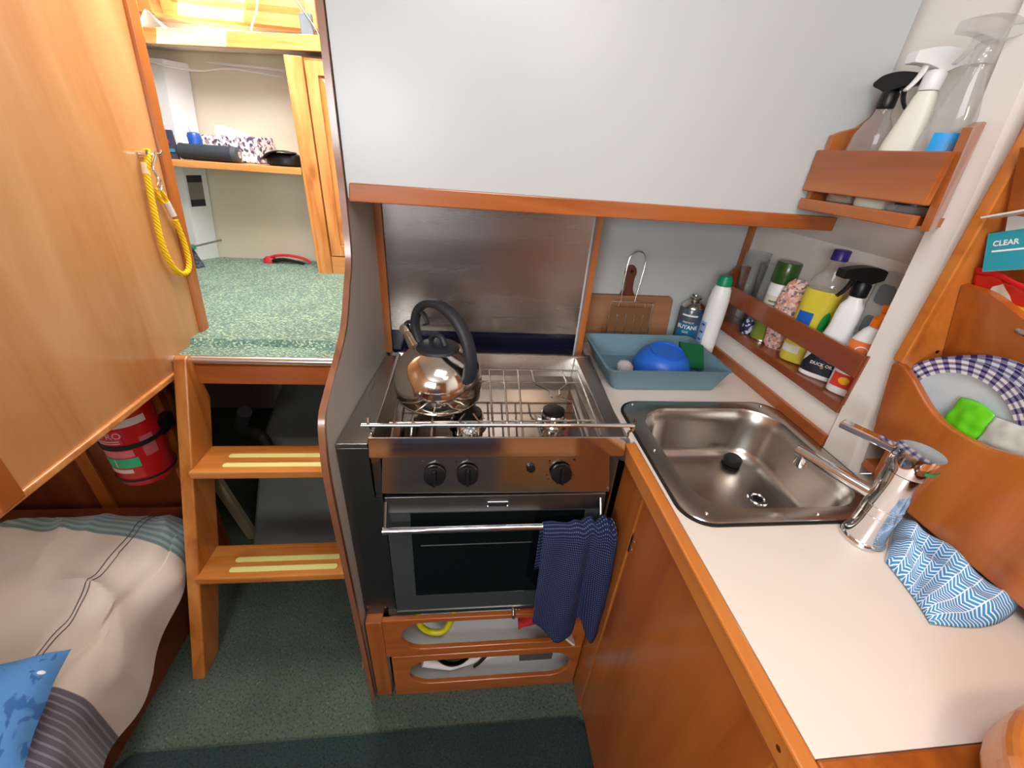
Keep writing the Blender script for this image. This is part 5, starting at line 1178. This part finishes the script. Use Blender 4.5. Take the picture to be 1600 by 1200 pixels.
mx = N.new('ShaderNodeMix'); mx.data_type = 'RGBA'; mx.blend_type = 'MULTIPLY'; mx.inputs[0].default_value = 1.0; L.new(rp.outputs['Color'], mx.inputs[6]); L.new(r2.outputs['Color'], mx.inputs[7]); L.new(mx.outputs[2], Bn.inputs['Base Color']); Bn.inputs['Roughness'].default_value = .9
CA, CB, CC, CD = Vector((-.812, .560, .440)), Vector((-.738, .355, .432)), Vector((-1.00, .22, .44)), Vector((-1.09, .48, .455))
def cushion(side):
    def f(u, v):
        p = (CD * (1 - u) + CA * u) * v + (CC * (1 - u) + CB * u) * (1 - v)
        b = (max(0, 1 - (2 * u - 1) ** 4) ** .55) * (max(0, 1 - (2 * v - 1) ** 4) ** .55)
        pin = .008 * (1 - abs(2 * u - 1) ** 3) * (1 if v in (0, 1) else abs(2 * v - 1) ** 4) * (1 if v > .5 else -1)
        pin2 = .008 * (1 - abs(2 * v - 1) ** 3) * abs(2 * u - 1) ** 4 * (1 if u > .5 else -1)
        return p + Vector((-pin2, -pin, side * .050 * b + .004 * noise.noise(Vector((u * 5, v * 5, side)))))
    return f
bm = grid(cushion(1), 40, 40, uv=(4.5, 4.5)); grid(cushion(-.35), 40, 40, bm); bmesh.ops.remove_doubles(bm, verts=bm.verts, dist=1e-5)
cu = obj('cushion', bm, cmat, smooth=True)
tag(cu, 'blue cushion with dark waves and white spots lying on the duvet', 'cushion')

# ================================================================== FIRE EXTINGUISHER
fe = thing('fire_extinguisher', 'red fire extinguisher with pale and green labels strapped to the bulkhead behind the berth', 'fire extinguisher', (-.930, 1.040, .495))
TX = Matrix.Translation((-.930, 1.040, 0))
obj('cylinder', lathe([(.050, .500), (.064, .506), (.0680, .520), (.0680, .740), (.062, .765), (.045, .785), (.022, .795), (.020, .81)], 48, T=TX), M['red'], fe, smooth=True)
lw = plain('dull_white_print', srgb(196, 190, 182), .5)
obj('pale_band', arc_patch(.0686, .705, .727, math.radians(180), math.radians(345), 24, T=TX), lw, fe)
l_ = obj('printed_label', arc_patch(.0684, .655, .698, math.radians(212), math.radians(290), 16, T=TX), plain('red_print', srgb(196, 40, 48), .4), fe)
obj('lettering', text_bm('PRO', .026, (0, 0, 0), (1, 0, 0), (0, 1, 0), wrap=cylwrap(TX, .0690, .682, math.radians(272))), lw, l_)
for z in (.664, .657): obj('printed_line', arc_patch(.0690, z, z + .003, math.radians(215), math.radians(285), 14, T=TX), lw, l_)
obj('printed_label', arc_patch(.0684, .610, .632, math.radians(215), math.radians(300), 16, T=TX), plain('pink_print', srgb(206, 110, 116), .4), fe)
g2 = obj('green_label', arc_patch(.0686, .575, .606, math.radians(212), math.radians(304), 16, T=TX), plain('green_label', srgb(52, 172, 116), .5), fe)
obj('printed_line', arc_patch(.0690, .577, .604, math.radians(256), math.radians(259), 3, T=TX), lw, g2)
obj('printed_label', arc_patch(.0686, .556, .569, math.radians(222), math.radians(285), 12, T=TX), lw, fe)
obj('printed_label', arc_patch(.0686, .60, .665, math.radians(318), math.radians(345), 8, T=TX), plain('faded_print', srgb(170, 90, 96), .4), fe)
st2 = obj('strap', lathe([(.0700, .636), (.0715, .637), (.0715, .650), (.0700, .651)], 48, cap0=False, cap1=False, T=TX), M['black_rubber'], fe, smooth=True)
obj('strap', lathe([(.0700, .524), (.0712, .525), (.0712, .531), (.0700, .532)], 48, cap0=False, cap1=False, T=TX), M['black_rubber'], fe, smooth=True)
obj('bracket', box(-.955, -.900, 1.109, 1.1195, .52, .72), M['black'], fe)
obj('bracket', box(-.880, -.858, 1.055, 1.108, .630, .675), M['black'], fe)

# ================================================================== LANYARD AND ITS HOOK
hk = thing('wall_hook', 'small chrome hook screwed to the varnished partition', 'hook', (-.79, 1.258, 1.33))
obj('plate', box(-.8, -.796, 1.235, 1.285, 1.335, 1.347), M['chrome'], hk, bev=.001)
obj('prong', tube(smooth_path([(-.796, 1.238, 1.341), (-.778, 1.232, 1.343), (-.772, 1.230, 1.352)], 4), .0035, 10), M['chrome'], hk, smooth=True)
obj('prong', tube(smooth_path([(-.796, 1.282, 1.341), (-.778, 1.288, 1.343), (-.772, 1.290, 1.352)], 4), .0035, 10), M['chrome'], hk, smooth=True)
ln = thing('lanyard', 'bright yellow rope lanyard hanging in a loop from the chrome hook', 'lanyard', (-.785, 1.24, 1.03))
rope = plain('yellow_braided_rope', srgb(250, 204, 12), .6)
wv = rope.node_tree; nn = wv.nodes.new('ShaderNodeTexWave'); nn.inputs['Scale'].default_value = 55; nn.bands_direction = 'DIAGONAL'; tcr = wv.nodes.new('ShaderNodeTexCoord'); wv.links.new(tcr.outputs['Object'], nn.inputs['Vector'])
bpr = wv.nodes.new('ShaderNodeBump'); bpr.inputs['Strength'].default_value = .8; bpr.inputs['Distance'].default_value = .003; wv.links.new(nn.outputs['Fac'], bpr.inputs['Height']); wv.links.new(bpr.outputs['Normal'], wv.nodes['Principled BSDF'].inputs['Normal'])
rp_ = smooth_path([(-.784, 1.252, 1.352), (-.780, 1.238, 1.335), (-.786, 1.226, 1.30), (-.787, 1.212, 1.231), (-.787, 1.198, 1.132), (-.787, 1.214, 1.070), (-.787, 1.248, 1.047), (-.787, 1.279, 1.064), (-.787, 1.288, 1.12), (-.787, 1.280, 1.185)], 10)
obj('rope', tube(rp_, .0070, 14), rope, ln, smooth=True)
obj('whipping', tube([(-.787, 1.277, 1.196), (-.787, 1.266, 1.232)], .0082, 14), plain('white_whipping', srgb(226, 220, 214), .7), ln, smooth=True)
obj('rope_eye', tube(smooth_path([(-.786, 1.268, 1.232), (-.786, 1.262, 1.25), (-.786, 1.248, 1.262), (-.784, 1.240, 1.255), (-.786, 1.243, 1.24), (-.786, 1.25, 1.232)], 6), .0055, 12), rope, ln, smooth=True)
obj('snap_hook', tube(smooth_path([(-.779, 1.244, 1.262), (-.776, 1.238, 1.275), (-.776, 1.246, 1.290), (-.778, 1.256, 1.285), (-.779, 1.254, 1.268), (-.779, 1.246, 1.262)], 6), .0028, 10), M['chrome'], ln, smooth=True)
obj('snap_shank', tube(smooth_path([(-.778, 1.250, 1.288), (-.780, 1.248, 1.315), (-.778, 1.262, 1.335), (-.777, 1.268, 1.347)], 5), .0034, 10), M['chrome'], ln, smooth=True)
obj('whipping', tube([(-.786, 1.231, 1.325), (-.787, 1.226, 1.300)], .0082, 14), plain('pale_whipping', srgb(232, 214, 170), .7), ln, smooth=True)

# ================================================================== THINGS IN THE COMPANIONWAY
cv2 = thing('cable_duct', 'leaning white square cable duct with a grey sticker left of the recess', 'duct', (-1.17, 2.11, .862))
def trunk(z0, z1):
    t0 = (z0 - .862) / .78; t1 = (z1 - .862) / .78; X0 = lambda t: -1.300 + .012 * t; X1 = lambda t: -1.228 + .082 * t
    return add_hexa(B_(), [(X0(t0), 2.08, z0), (X1(t0), 2.08, z0), (X1(t0) + .05, 2.155, z0), (X0(t0), 2.155, z0), (X0(t1), 2.08, z1), (X1(t1), 2.08, z1), (X1(t1) + .052, 2.155, z1), (X0(t1), 2.155, z1)])
wp = plain('trunk_white', srgb(226, 232, 238), .35)
obj('lower_run', trunk(.8635, 1.2655), wp, cv2, bev=.003); obj('upper_run', trunk(1.2915, 1.622), wp, cv2, bev=.003)
for (za, zb, mm) in ((1.10, 1.225, plain('sticker_grey', srgb(120, 122, 118), .5)), (1.10, 1.128, M['black_soft']), (1.197, 1.225, M['black_soft'])):
    f0 = lambda z, k, o: Vector((-1.228 + .082 * (z - .862) / .78 + .05 * k + o, 2.08 + .075 * k - o * .5, z))
    bm = B_(); vs = [bm.verts.new(p) for p in (f0(za, .08, .0015), f0(za, .75, .0015), f0(zb, .75, .0015), f0(zb, .08, .0015))]
    if mm is M['black_soft']:
        for v in vs: v.co += Vector((.0006, -.0004, 0))
    bm.faces.new(vs); obj('sticker', bm, mm, cv2)
bk = thing('dark_packet', 'dark printed packet propped at the left end of the pine shelf', 'packet', (-1.17, 1.97, 1.2915))
obj('card', add_hexa(B_(), [(-1.215, 1.975, 1.2916), (-1.130, 1.975, 1.2916), (-1.130, 1.985, 1.2916), (-1.215, 1.985, 1.2916), (-1.222, 1.996, 1.390), (-1.140, 1.996, 1.390), (-1.140, 2.003, 1.390), (-1.222, 2.003, 1.390)]), plain('slate_card', srgb(58, 62, 86), .5), bk)
obj('red_print', add_hexa(B_(), [(-1.180, 1.982, 1.345), (-1.155, 1.982, 1.345), (-1.155, 1.986, 1.345), (-1.180, 1.986, 1.345), (-1.180, 1.984, 1.356), (-1.155, 1.984, 1.356), (-1.155, 1.988, 1.356), (-1.180, 1.988, 1.356)]), plain('red_ink', srgb(206, 50, 70), .5), bk)
obj('teal_print', add_hexa(B_(), [(-1.18, 1.976, 1.315), (-1.138, 1.976, 1.315), (-1.138, 1.980, 1.315), (-1.18, 1.980, 1.315), (-1.18, 1.979, 1.326), (-1.140, 1.979, 1.326), (-1.140, 1.983, 1.326), (-1.18, 1.983, 1.326)]), plain('teal_ink', srgb(50, 130, 160), .5), bk)
spk = thing('portable_speaker', 'dark cylindrical portable speaker lying on the pine shelf', 'speaker', (-1.02, 1.99, 1.2915))
obj('body', tube([(-1.126, 1.992, 1.3205), (-1.121, 1.992, 1.3205), (-.930, 1.992, 1.3205)], [.024, .0285, .0285], 28), plain('slate_mesh', srgb(46, 54, 64), .7, bump=.4, bscale=500), spk, smooth=True)
obj('end_cap', tube([(-.9295, 1.992, 1.3205), (-.912, 1.992, 1.3205), (-.909, 1.992, 1.3205)], [.0285, .0275, .023], 28), plain('grey_rubber', srgb(70, 78, 82), .5), spk, smooth=True)
obj('end_badge', tube([(-.9085, 1.992, 1.3205), (-.906, 1.992, 1.3205)], .012, 20), M['steel_plain'], spk, smooth=True)
cn = thing('deodorant_can', 'small blue aerosol can with a white cap against the trunking', 'aerosol', (-1.095, 2.06, 1.2915))
Tn = Matrix.Translation((-1.097, 2.060, 0))
obj('body', lathe([(.024, 1.2917), (.025, 1.294), (.025, 1.372), (.020, 1.385), (.012, 1.388)], 32, T=Tn), plain('cobalt_can', srgb(40, 92, 190), .3, coat=.4), cn, smooth=True)
obj('cap', lathe([(.0115, 1.3885), (.012, 1.392), (.012, 1.404), (.009, 1.408), (.0001, 1.409)], 24, T=Tn), M['white_plastic'], cn, smooth=True)
tx = thing('tissue_box', 'white tissue box speckled with dark spots behind the speaker', 'tissue box', (-.96, 2.09, 1.2915))
obj('box', add_hexa(B_(), [(-1.060, 2.035, 1.2917), (-.852, 2.030, 1.2917), (-.822, 2.135, 1.2917), (-1.03, 2.14, 1.2917), (-1.060, 2.035, 1.382), (-.852, 2.030, 1.388), (-.822, 2.135, 1.388), (-1.03, 2.14, 1.382)]), speckle('spotted_card', [srgb(238, 234, 236), srgb(238, 234, 236), srgb(86, 70, 100), srgb(238, 232, 236), srgb(170, 150, 170)], 105, .6), tx, bev=.006)
obj('tissue', grid(lambda u, v: Vector((-1.02 + .13 * u, 2.075 + .03 * v + .01 * math.sin(u * 9), 1.387 + .036 * (1 - abs(2 * v - 1)) * (.5 + .5 * math.sin(PI * u * .9 + .5)) * (1.15 - u))), 16, 8), plain('tissue_paper', srgb(226, 214, 220), .9), tx, smooth=True, solid=.0008)
gc = thing('glasses_case', 'black leather case with a flap lying at the right end of the pine shelf', 'case', (-.74, 2.03, 1.2915))
obj('body', loft([(1.2918, .060, .040), (1.297, .072, .050), (1.318, .074, .052), (1.332, .066, .046), (1.338, .045, .03)], 36, T=Matrix.Translation((-.748, 2.03, 0))), M['black'], gc, smooth=True)
obj('flap', ribbon(smooth_path([Vector((-.815, 2.0, 1.315)), Vector((-.79, 2.0, 1.336)), Vector((-.75, 2.0, 1.346)), Vector((-.70, 2.0, 1.340))], 5), [.07, .08], [.005, .005], Vector((0, 1, 0))), M['black_soft'], gc, smooth=True)
tl = thing('handle_tool', 'red and black handled tool on the green carpet by the cream wall', 'tool', (-.83, 2.12, .8625))
obj('grip', ribbon(smooth_path([Vector((-.93, 2.10, .885)), Vector((-.90, 2.10, .900)), Vector((-.84, 2.10, .905)), Vector((-.77, 2.10, .893)), Vector((-.74, 2.10, .876))], 6), [.030, .022], [.012, .008], Vector((0, 1, 0))), plain('red_grip', srgb(206, 40, 50), .4), tl, smooth=True)
obj('black_insert', ribbon(smooth_path([Vector((-.905, 2.085, .880)), Vector((-.86, 2.085, .888)), Vector((-.80, 2.085, .880)), Vector((-.765, 2.085, .872))], 6), [.024, .018], [.016, .010], Vector((0, 1, 0))), M['black'], tl, smooth=True)
obj('head', loft([(.8637, .026, .022), (.87, .030, .024), (.888, .026, .020), (.896, .014, .012)], 24, T=Matrix.Translation((-.925, 2.10, 0))), plain('crimson_plastic', srgb(196, 44, 56), .4), tl, smooth=True)
br = thing('hand_brush', 'dark bristled hand brush with a green and steel handle leaning at the trunking foot', 'brush', (-1.17, 1.99, .863))
obj('bristles', add_hexa(B_(), [(-1.205, 1.94, .8635), (-1.155, 1.94, .8635), (-1.145, 1.975, .8635), (-1.20, 1.975, .8635), (-1.245, 1.955, 1.03), (-1.215, 1.955, 1.03), (-1.21, 1.985, 1.03), (-1.24, 1.985, 1.03)]), speckle('dark_bristle', [srgb(46, 52, 62), srgb(84, 92, 100), srgb(58, 64, 72)], 130, .9), br, bev=.004)
obj('green_ferrule', tube([(-1.225, 1.965, .945), (-1.165, 1.965, .955)], .011, 14), plain('green_plastic', srgb(30, 130, 90), .4), br, smooth=True)
obj('rod', tube([(-1.165, 1.965, .957), (-1.06, 1.99, .985)], .004, 10), M['steel_plain'], br, smooth=True)
wc = obj('cable', tube(smooth_path([(-1.30, 2.07, 1.625), (-1.225, 2.07, 1.620), (-1.13, 2.06, 1.600), (-1.05, 2.13, 1.600), (-.96, 2.15, 1.617), (-.86, 2.15, 1.615), (-.75, 2.15, 1.606), (-.67, 2.15, 1.606)], 8), .0035, 8), M['white_plastic'], smooth=True)
tag(wc, 'thin white cable sagging under the high shelf', 'cable')
wc2 = obj('conduit', tube([(-1.02, 2.150, 1.632), (-.67, 2.150, 1.628)], .005, 8), M['white_plastic'], smooth=True)
tag(wc2, 'straight white conduit just above the sagging cable', 'conduit')
dvc = thing('small_device', 'small grey device standing at the right end of the high shelf', 'device', (-.58, 2.0, 1.72))
obj('body', box(-.600, -.555, 1.985, 2.000, 1.7185, 1.786), plain('grey_device', srgb(96, 104, 112), .4), dvc, bev=.004)
obj('foot', box(-.600, -.555, 1.975, 2.012, 1.7182, 1.7184), M['white_plastic'], dvc)
rd = obj('rod', tube([(-.625, 1.99, 1.852), (-.545, 1.975, 1.745), (-.535, 1.975, 1.724)], .0035, 8), M['steel_dark'], smooth=True)
tag(rd, 'thin dark rod hanging diagonally past the small grey device', 'rod')
wc3 = obj('cord', tube(smooth_path([(-.745, 2.03, 1.86), (-.750, 2.03, 1.80), (-.765, 2.0, 1.745), (-.772, 1.98, 1.7105)], 6), .003, 8), M['white_plastic'], smooth=True)
tag(wc3, 'white cord hanging in front of the overhead locker doors', 'cord')
pp = obj('paper', grid(lambda u, v: Vector((-1.20 + .24 * u, 1.975 + .075 * v, 1.6905 + .010 * u + .05 * math.exp(-((u - .42) / .12) ** 2) * (1 - v * .6) + .004 * noise.noise(Vector((u * 8, v * 6, 0))))), 24, 10), M['white_plastic'], smooth=True, solid=.001)
tag(pp, 'crumpled white paper bag lying at the left of the high shelf', 'paper')
